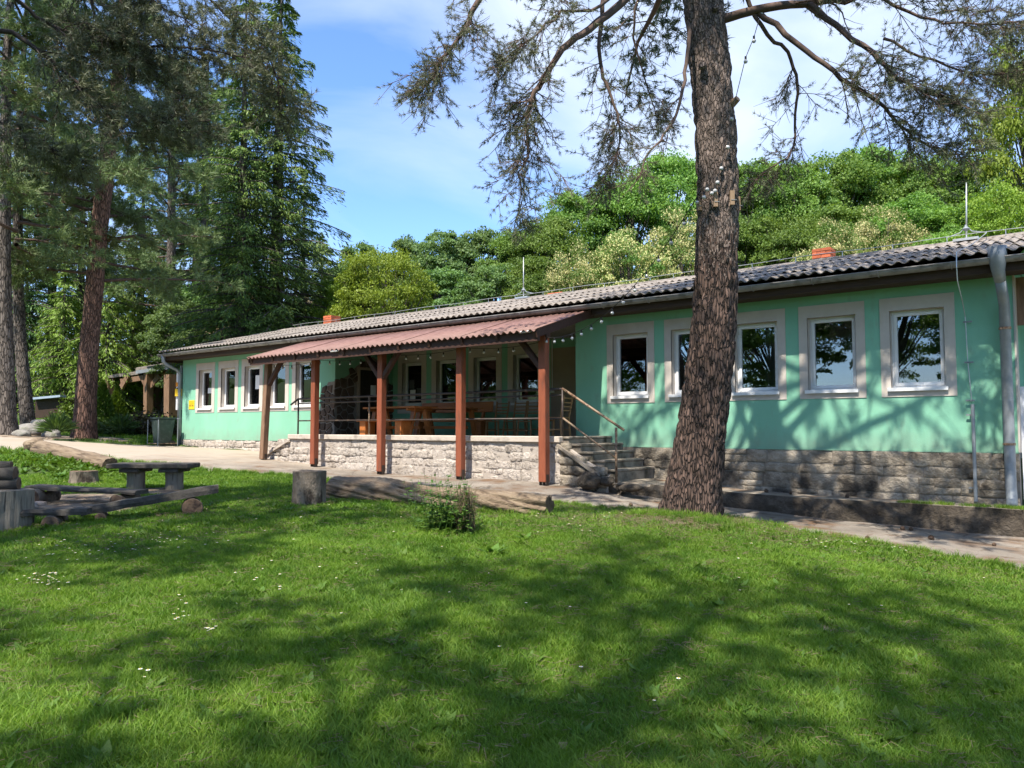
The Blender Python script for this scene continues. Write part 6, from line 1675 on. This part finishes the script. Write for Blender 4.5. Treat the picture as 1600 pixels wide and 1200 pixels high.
# ------------------------------------------------------------------ shrubs
def shrub_mesh(seed, n, size, mats, shape='ball', aspect=.6):
    r = np.random.default_rng(seed); A = Acc()
    if shape == 'ball':
        c = unit(r.normal(size=(26, 3))) * r.uniform(.3, .8, (26, 1)); c[:, 2] = np.abs(c[:, 2])
        q = c[r.integers(0, 26, n)] + r.normal(size=(n, 3)) * .18; nr = unit(q + np.array([0, 0, .3])); V, F = rand_leaves(r, q, nr, size, aspect, .4); A.add(V, F, 0)
    elif shape == 'cone':
        h = r.uniform(0, 1, n) ** 1.3; a = r.uniform(0, 6.28, n); rad = .5 * (1 - h) ** .8 * r.uniform(.6, 1.05, n)
        q = np.c_[rad * np.cos(a), rad * np.sin(a), h * 2]; d = unit(np.c_[np.cos(a) * .5, np.sin(a) * .5, np.ones(n)] + r.normal(size=(n, 3)) * .25); w = unit(np.cross(d, r.normal(size=(n, 3))))
        s_ = size * r.uniform(.7, 1.3, n); V, F = leaves(q, d, w, s_, s_ * .35); A.add(V, F, 0)
    elif shape == 'strap':
        a = r.uniform(0, 6.28, n); out = r.uniform(.2, 1, n); q = np.c_[out * np.cos(a) * .5, out * np.sin(a) * .5, .25 + .35 * (1 - out) + r.uniform(0, .2, n)]
        d = unit(np.c_[np.cos(a) * out, np.sin(a) * out, 1.1 - out]); w = unit(np.cross(d, r.normal(size=(n, 3)))); s_ = size * 3 * r.uniform(.7, 1.2, n); V, F = leaves(q, d, w, s_, s_ * .09); A.add(V, F, 0)
    elif shape == 'twigs':
        a = r.uniform(0, 6.28, n); p0 = np.c_[r.normal(size=(n, 2)) * .25, r.uniform(0, .9, n)]; d = unit(np.c_[np.cos(a), np.sin(a), r.uniform(-.2, 1.2, n)]); V, F = prisms(p0, p0 + d * (size * r.uniform(.5, 1.6, n))[:, None], np.full(n, .012), np.full(n, .005)); A.add(V, F, 0)
        q = p0 + d * size * .9; V, F = rand_leaves(r, q, d, size * .28, .7, .3); A.add(V, F, 0)
    return A.mesh('foliage', mats)
sm_ = {'dark': shrub_mesh(1, 2600, .12, [M['leaf_shrub']]), 'red': shrub_mesh(2, 2600, .11, [M['leaf_red']]), 'jun': shrub_mesh(3, 2400, .16, [M['juniper']], 'cone'), 'low': shrub_mesh(4, 2600, .13, [M['juniper']]),
       'strap': shrub_mesh(5, 260, .16, [M['leaf_shrub']], 'strap'), 'dry': shrub_mesh(6, 1500, .45, [M['dry']], 'twigs')}
for (px, py, t, k, sx, sz, lab) in (
    (160, 640, 31, 'jun', 1.3, 1.0, 'bright green upright juniper right of the reddish pine'), (183, 640, 32, 'jun', 1.2, .9, 'bright green upright juniper left of the shelter post'), (148, 645, 30, 'low', .9, .7, 'bright low juniper mound touching the reddish pine trunk'),
    (172, 650, 30, 'low', .8, .5, 'low bright juniper mound below the upright junipers'), (112, 640, 32, 'low', .9, 1.1, 'bright juniper bush left of the reddish pine trunk'), (100, 655, 29, 'dark', .8, .6, 'dark clipped shrub behind the rock heap'),
    (150, 658, 28.5, 'dark', 1.0, .55, 'dark low shrub right of the reddish pine foot'), (190, 656, 29, 'strap', 1.1, 1.0, 'clump of grey-green strap leaves in the border'), (90, 662, 24, 'strap', 1.0, 1.0, 'clump of strap leaves beside the rock heap'),
    (228, 648, 31, 'red', 1.3, 1.0, 'bronze-leaved rose bush left of the downpipe'), (250, 650, 30, 'red', 1.1, .9, 'bronze-leaved bush beside the house corner'), (262, 655, 31, 'dark', .9, .7, 'dark shrub behind the waste bin'), (212, 655, 30, 'dark', .9, .6, 'dark shrub between strap leaves and bronze bush'),
    (430, 560, 38, 'dry', 3.0, 5.0, 'pale dry-twigged bush above the left roof'), (465, 560, 40, 'dry', 3.0, 4.6, 'pale dry-twigged bush left of the left chimney'), (395, 565, 39, 'dry', 2.4, 4.2, 'pale dry-twigged bush behind the bare spruce trunk'),
    (470, 545, 36, 'low', 2.6, 3.2, 'bright leafy bush peeping over the roof beside the left chimney')):
    b = at(px, py, t=t); z = hz(b.x, b.y); o = new_obj('shrub', sm_[k]); o.location = (b.x, b.y, z); o.scale = (sx, sx, sz); o.rotation_euler = (0, 0, rng.uniform(0, 6)); tag(o, lab, 'shrub', 'shrubs of the far border')
# ------------------------------------------------------------------ grass, daisies, weeds
src = bpy.data.collections.new('tuft_sources')          # never linked to the scene: only instanced
def blades(seed, n, rad, h, w, lean):
    r = np.random.default_rng(seed)
    b = np.c_[r.normal(size=(n, 2)) * rad * .55, np.zeros(n) - .006]; a = r.uniform(0, 6.28, n); hh = h * r.uniform(.45, 1.15, n); le = lean * r.uniform(.2, 1.3, n) * hh
    d = np.c_[np.cos(a), np.sin(a), np.zeros(n)]; a2 = a + r.uniform(-1.2, 1.2, n); sd = np.c_[-np.sin(a2), np.cos(a2), np.zeros(n)] * (w * r.uniform(.7, 1.3, n))[:, None] / 2
    up = np.array([[0, 0, 1.]])
    m = b + d * (le * .3)[:, None] + up * (hh * .6)[:, None]; t = b + d * le[:, None] + up * (hh * .95)[:, None]
    V = np.stack([b - sd, b + sd, m + sd * .8, m - sd * .8, t], 1).reshape(-1, 3); i = np.arange(n)[:, None] * 5
    return V, i + np.array([[0, 1, 2, 3]]), i + np.array([[3, 2, 4]])
def tuft(seed, n, rad, h, w, lean, m):
    V, q, t = blades(seed, n, rad, h, w, lean); me = np_mesh('tuft', V, [(q, 0), (t, 0)], [m]); o = bpy.data.objects.new('tuft', me); src.objects.link(o); return o
grp = {}
def tuft_set(key, specs, m):
    c = bpy.data.collections.new(key); 
    for s in specs:
        o = tuft(*s, m); src.objects.unlink(o); c.objects.link(o)
    grp[key] = c
tuft_set('near_tufts', [(i, 34, .055, .050 + .010 * (i % 3), .0042, .75) for i in range(6)], M['grass'])
M['dry_grass'] = leaf_mat('dry_grass_blade', (.16, .15, .05), (.26, .24, .09), trans=.25, var=0, scale=2, tint=(1.1, 1.1, .7))
tuft_set('dry_tufts', [(70 + i, 22, .06, .045, .004, 1.1) for i in range(3)], M['dry_grass'])
tuft_set('far_tufts', [(20 + i, 34, .10, .060, .0085, .75) for i in range(4)], M['grass'])
def instancer(name, P, S_, RZ, coll, kind='stuff', up=None):
    me = bpy.data.meshes.new(name); me.vertices.add(len(P)); me.vertices.foreach_set('co', P.astype(np.float32).ravel())
    for nm, val in (('sc', S_), ('rz', RZ)):
        a = me.attributes.new(nm, 'FLOAT', 'POINT'); a.data.foreach_set('value', val.astype(np.float32))
    o = new_obj(name, me); tag(o, kind=kind)
    ng = bpy.data.node_groups.new(name + '_nodes', 'GeometryNodeTree')
    ng.interface.new_socket('Geometry', in_out='INPUT', socket_type='NodeSocketGeometry'); ng.interface.new_socket('Geometry', in_out='OUTPUT', socket_type='NodeSocketGeometry')
    N, L = ng.nodes, ng.links; gi = N.new('NodeGroupInput'); go = N.new('NodeGroupOutput')
    ci = N.new('GeometryNodeCollectionInfo'); ci.inputs['Collection'].default_value = coll; ci.inputs['Separate Children'].default_value = True; ci.inputs['Reset Children'].default_value = True
    ip = N.new('GeometryNodeInstanceOnPoints'); ip.inputs['Pick Instance'].default_value = True
    rv = N.new('FunctionNodeRandomValue'); rv.data_type = 'INT'; rv.inputs[4].default_value = 0; rv.inputs[5].default_value = 99
    a1 = N.new('GeometryNodeInputNamedAttribute'); a1.data_type = 'FLOAT'; a1.inputs['Name'].default_value = 'sc'
    a2 = N.new('GeometryNodeInputNamedAttribute'); a2.data_type = 'FLOAT'; a2.inputs['Name'].default_value = 'rz'
    cx = N.new('ShaderNodeCombineXYZ')
    L.new(gi.outputs[0], ip.inputs['Points']); L.new(ci.outputs[0], ip.inputs['Instance']); L.new(rv.outputs[2], ip.inputs['Instance Index'])
    L.new(a1.outputs['Attribute'], ip.inputs['Scale']); L.new(a2.outputs['Attribute'], cx.inputs['Z']); L.new(cx.outputs[0], ip.inputs['Rotation']); L.new(ip.outputs[0], go.inputs[0])
    md = o.modifiers.new('tufts', 'NODES'); md.node_group = ng
    return o
gr_ = np.random.default_rng(8)
def zsurf(x, y):
    inn = np.clip(np.minimum((y - path_front(x) - .02) / .10, (path_back(x) - y) / .10), 0, 1)
    return height(x, y) + 0.018 * np.sin(x * 2.1 + np.sin(y * 1.7)) * np.sin(y * 2.6 + .7) + .03 - .09 * inn
def scatter(n, t0, t1, ang0, ang1, power):
    """random spots in a fan in front of the camera"""
    u = gr_.random(n); t = (t0 ** power + u * (t1 ** power - t0 ** power)) ** (1 / power); a = HEAD + gr_.uniform(ang0, ang1, n)
    return -t * np.sin(a), t * np.cos(a), t
def lawn_ok(x, y, d_max=.42):
    ok = ~in_path(x, y, -.01) & (y < path_back(x) + 50)
    nz_ = np.array([mnoise.noise(Vector((a * 1.1, b * 1.1, 0))) for a, b in zip(x, y)])
    ok &= dirt(x, y) + .22 * nz_ < d_max
    ok &= ~((y > 13.2) & (x > -24.7) & (x < 6)) & ~((y > 11.7) & (x > -17.4) & (x < 6))
    return ok, nz_
for nm, n, t0, t1, pw, key, s0, s1 in (('lawn_grass', 42000, 2.2, 9.0, 1.25, 'near_tufts', .8, 1.25), ('lawn_grass', 26000, 7.0, 17.0, 1.5, 'far_tufts', .85, 1.2), ('lawn_grass', 16000, 15.0, 42.0, 1.4, 'far_tufts', 1.4, 2.4)):
    x, y, t = scatter(n, t0, t1, -.68, .68, pw)
    if t0 > 12:
        k = (x < -17); x, y, t = x[k], y[k], t[k]
    ok, nz_ = lawn_ok(x, y); x, y, nz_ = x[ok], y[ok], nz_[ok]
    sc = gr_.uniform(s0, s1, len(x)) * (1 + .35 * nz_)
    instancer(nm, np.c_[x, y, zsurf(x, y)], sc, gr_.uniform(0, 6.28, len(x)), grp[key])
x, y, t = scatter(9000, 2.2, 14, -.68, .68, 1.3); nn_ = np.array([mnoise.noise(Vector((a * .9 + 7, b * .9, 3))) + .4 * mnoise.noise(Vector((a * 3 + 7, b * 3, 3))) for a, b in zip(x, y)])
ok, _ = lawn_ok(x, y); ok &= nn_ > .16; x, y = x[ok], y[ok]
instancer('dry_grass', np.c_[x, y, zsurf(x, y)], gr_.uniform(.8, 1.3, len(x)), gr_.uniform(0, 6.28, len(x)), grp['dry_tufts'])
c = bpy.data.collections.new('litter'); grp['litter'] = c
for i in range(4):
    r = np.random.default_rng(300 + i); n = 12; a = r.uniform(0, 6.28, n); p0 = np.c_[r.normal(size=(n, 2)) * .06, r.uniform(.02, .05, n)]; p1 = p0 + np.c_[np.cos(a) * .045, np.sin(a) * .045, r.normal(size=n) * .008]
    V, F = prisms(p0, p1, np.full(n, .0016), np.full(n, .001)); o = bpy.data.objects.new('litter', np_mesh('litter', V, [(F, 0)], [M['dry']])); c.objects.link(o)
x, y, t = scatter(2600, 2.3, 13, -.66, .66, 1.4); x = np.r_[x, gr_.normal(TREE.x, 1.0, 700)]; y = np.r_[y, gr_.normal(TREE.y - .6, .8, 700)]; ok = ~in_path(x, y, -.02); x, y = x[ok], y[ok]
instancer('pine_litter', np.c_[x, y, zsurf(x, y)], gr_.uniform(.7, 1.4, len(x)), gr_.uniform(0, 6.28, len(x)), grp['litter'])
# broad-leaved lawn weeds, taller tussocks at edges
def rosette(seed, n, L):
    r = np.random.default_rng(seed); a = r.uniform(0, 6.28, n); d = np.c_[np.cos(a), np.sin(a), r.uniform(.15, .8, n)]; d = unit(d); w = unit(np.cross(d, np.array([[0, 0, 1.]])))
    l = L * r.uniform(.6, 1.2, n); return leaves(d * (l / 2)[:, None] + np.array([[0, 0, .012]]), d, w, l, l * .45)
c = bpy.data.collections.new('weeds'); grp['weeds'] = c
for i in range(4):
    V, F = rosette(i, 9, .06 + .012 * i); o = bpy.data.objects.new('weed', np_mesh('weed', V, [(F, 0)], [M['weed']])); c.objects.link(o)
x, y, t = scatter(5200, 2.4, 16, -.66, .66, 1.3); ok, nz_ = lawn_ok(x, y); ok &= nz_ > -.15; x, y = x[ok], y[ok]
instancer('lawn_weeds', np.c_[x, y, zsurf(x, y)], gr_.uniform(.5, 1.1, len(x)), gr_.uniform(0, 6.28, len(x)), grp['weeds'])
tuft_set('long_tufts', [(40 + i, 30, .07, .13, .006, .7) for i in range(3)], M['grass'])
ex = np.concatenate([gr_.uniform(-20, 3, 1500), gr_.normal(-7.8, 1.3, 260), gr_.normal(TREE.x, .45, 260)]); ey = np.concatenate([path_front(ex[:1500]) - np.abs(gr_.normal(0, .07, 1500)), np.interp(ex[1500:1760], [-9.5, -6], [7.5, 8.3]) - np.abs(gr_.normal(0, .12, 260)), TREE.y - .35 + gr_.normal(0, .12, 260)])
instancer('edge_grass', np.c_[ex, ey, zsurf(ex, ey)], gr_.uniform(.5, 1.05, len(ex)), gr_.uniform(0, 6.28, len(ex)), grp['long_tufts'])
# a strip of grass growing on the raised pavement at the right
gx_ = gr_.uniform(-2.6, 1.5, 260); gy_ = np.array([pave_front(v) for v in gx_]) + np.abs(gr_.normal(.03, .10, 260)); gz_ = np.array([pave_top(v) for v in gx_])
instancer('pavement_grass', np.c_[gx_, gy_, gz_], gr_.uniform(.6, 1.1, 260), gr_.uniform(0, 6.28, 260), grp['near_tufts'])
# daisies
def daisy():
    A = Acc(); k = 11; a = np.arange(k) * 2 * PI / k; d = np.c_[np.cos(a), np.sin(a), np.full(k, .12)]; w = np.c_[-np.sin(a), np.cos(a), np.zeros(k)]
    V, F = leaves(d * .007 + np.array([[0, 0, .055]]), d, w, np.full(k, .011), np.full(k, .0048)); A.add(V, F, 0)
    V = np.array([[.0042 * math.cos(q), .0042 * math.sin(q), .058] for q in a] + [[0, 0, .061]]); A.add(V, np.array([[i, (i+1) % k, k] for i in range(k)]), 1)
    V, F = prisms(np.array([[0, 0, 0.]]), np.array([[0, 0, .055]]), np.array([.0012]), np.array([.001])); A.add(V, F, 2)
    return A.mesh('daisy', [M['petal'], M['petal_y'], M['grass']])
c = bpy.data.collections.new('daisies'); grp['daisies'] = c; c.objects.link(bpy.data.objects.new('daisy', daisy()))
dx, dy = [], []
for (px, py, n, spx, spy) in ((140, 870, 40, 60, 12), (250, 850, 30, 50, 9), (70, 920, 34, 22, 5), (300, 965, 14, 25, 14), (330, 1008, 6, 12, 4), (225, 1070, 3, 6, 8), (1230, 825, 30, 28, 4), (1400, 862, 30, 90, 8), (1330, 850, 14, 60, 8),
                          (560, 800, 26, 130, 14), (420, 860, 18, 120, 30), (900, 820, 16, 60, 12), (450, 920, 10, 60, 20), (600, 880, 8, 120, 40), (1250, 950, 8, 160, 40), (830, 1050, 8, 240, 90), (60, 745, 70, 60, 10), (130, 752, 40, 50, 10), (30, 735, 40, 30, 8), (200, 735, 24, 40, 6)):
    for _ in range(n):
        q = at(px + rng.gauss(0, spx * .6), py + rng.gauss(0, spy * .6), z=-1.4)
        for _k in range(8): q = at(px + 0, py, z=hz(q.x, q.y)) if False else q
        a_, b_ = px + rng.gauss(0, spx * .9), py + rng.gauss(0, spy * 1.0); q = at(a_, b_, z=-1.3)
        for _k in range(12): q = at(a_, b_, z=hz(q.x, q.y))
        dx.append(q.x); dy.append(q.y)
dx, dy = np.array(dx), np.array(dy); ok = ~in_path(dx, dy, -.05) & (np.hypot(dx, dy) < 19); dx, dy = dx[ok], dy[ok]
instancer('daisies', np.c_[dx, dy, zsurf(dx, dy)], gr_.uniform(.75, 1.25, len(dx)), gr_.uniform(0, 6.28, len(dx)), grp['daisies'])
# clover and nettles along the left log
x = gr_.normal(0, 1, 900) * .9 + at(110, 730, z=-.8).x; y = gr_.normal(0, 1, 900) * .45 + at(110, 730, z=-.8).y; ok = ~in_path(x, y, -.02); x, y = x[ok], y[ok]
instancer('clover', np.c_[x, y, zsurf(x, y)], gr_.uniform(.9, 1.9, len(x)), gr_.uniform(0, 6.28, len(x)), grp['weeds'])

# tall weeds and dry grass beside the long log
wp = onground(705, 836, -1.25)
wd = thing('weed_clump', wp, 'tall green weeds with a sheaf of dry grass before the long log', 'weeds')
r = np.random.default_rng(17); A = Acc(); P0, P1 = [], []
for i in range(95):
    a = r.uniform(0, 6.28); b0 = np.array([r.normal() * .17 - .08, r.normal() * .14, 0]); tip_ = b0 + np.array([math.cos(a) * .14, math.sin(a) * .14, r.uniform(.30, .72)]); P0.append(b0); P1.append(tip_)
    k = 16; f = r.uniform(.12, 1, k); cpt = b0 + (tip_ - b0) * f[:, None]; d = unit(np.c_[r.normal(size=(k, 2)), r.uniform(-.3, .4, k)]); w = unit(np.cross(d, np.array([[0, 0, 1.]]) + r.normal(size=(k, 3)) * .2)); l = .075 * r.uniform(.6, 1.25, k) * (1.2 - .5 * f)
    V, F = leaves(cpt + d * (l / 2)[:, None], d, w, l, l * .55); A.add(V, F, 0)
V, F = prisms(np.array(P0), np.array(P1), np.full(95, .003), np.full(95, .0015)); A.add(V, F, 0)
o = new_obj('leafy_stems', A.mesh('leafy_stems', [M['weed']]), wd); tag(o, kind='stuff')
A = Acc(); P0, P1, P2 = [], [], []
off = _Rt * .17 - Vector((.62, -.79, 0)) * .0
for i in range(170):
    a = r.uniform(0, 6.28); b0 = np.array([off.x + r.normal() * .05, off.y + r.normal() * .05, 0]); h = r.uniform(.25, .58); o_ = r.uniform(.02, .13)
    m1 = b0 + np.array([math.cos(a) * o_ * .5, math.sin(a) * o_ * .5, h]); m2 = m1 + np.array([math.cos(a) * o_, math.sin(a) * o_, r.uniform(-.16, .10)]); P0 += [b0, m1]; P1 += [m1, m2]
V, F = prisms(np.array(P0), np.array(P1), np.full(len(P0), .0028), np.full(len(P0), .0016)); A.add(V, F, 0)
o = new_obj('dry_stalks', A.mesh('dry_stalks', [M['dry']]), wd); tag(o, kind='stuff')
# big-leaved weeds in the lawn
V, F = rosette(33, 12, .22); wm = np_mesh('leaves', V, [(F, 0)], [M['weed']])
for px, py, s_, lab in ((770, 868, .8, 'broad-leaved dock plant in the lawn below the weed clump'), (615, 875, .5, 'small broad-leaved weed left below the weed clump'), (820, 845, .6, 'leafy weed patch right of the weed clump')):
    q = onground(px, py, -1.3); o = new_obj('lawn_plant', wm); o.location = q + Vector((0, 0, .03)); o.scale = (s_,) * 3; o.rotation_euler = (0, 0, px); tag(o, lab, 'plant', 'weeds in the lawn')
# fallen brown leaves
lm = np_mesh('fallen_leaf', *(lambda vf: (vf[0], [(vf[1], 0)]))(leaves(np.array([[0, 0, .045]]), np.array([[1., 0, .25]]), np.array([[0, 1., .15]]), [.075], [.05])), [M['plank']])
for i, (px, py, lab) in enumerate(((875, 1182, 'pinkish-brown dead leaf in the grass at the bottom centre'), (495, 1112, 'brown dead leaf in the lower left of the lawn'), (256, 1040, 'pale dead leaf in the sunny left lawn'))):
    q = onground(px, py, -1.5); o = new_obj('fallen_leaf', lm); o.location = q + Vector((0, 0, .03)); o.rotation_euler = (.3, .1, px); tag(o, lab, 'leaf', 'dead leaves on the lawn')
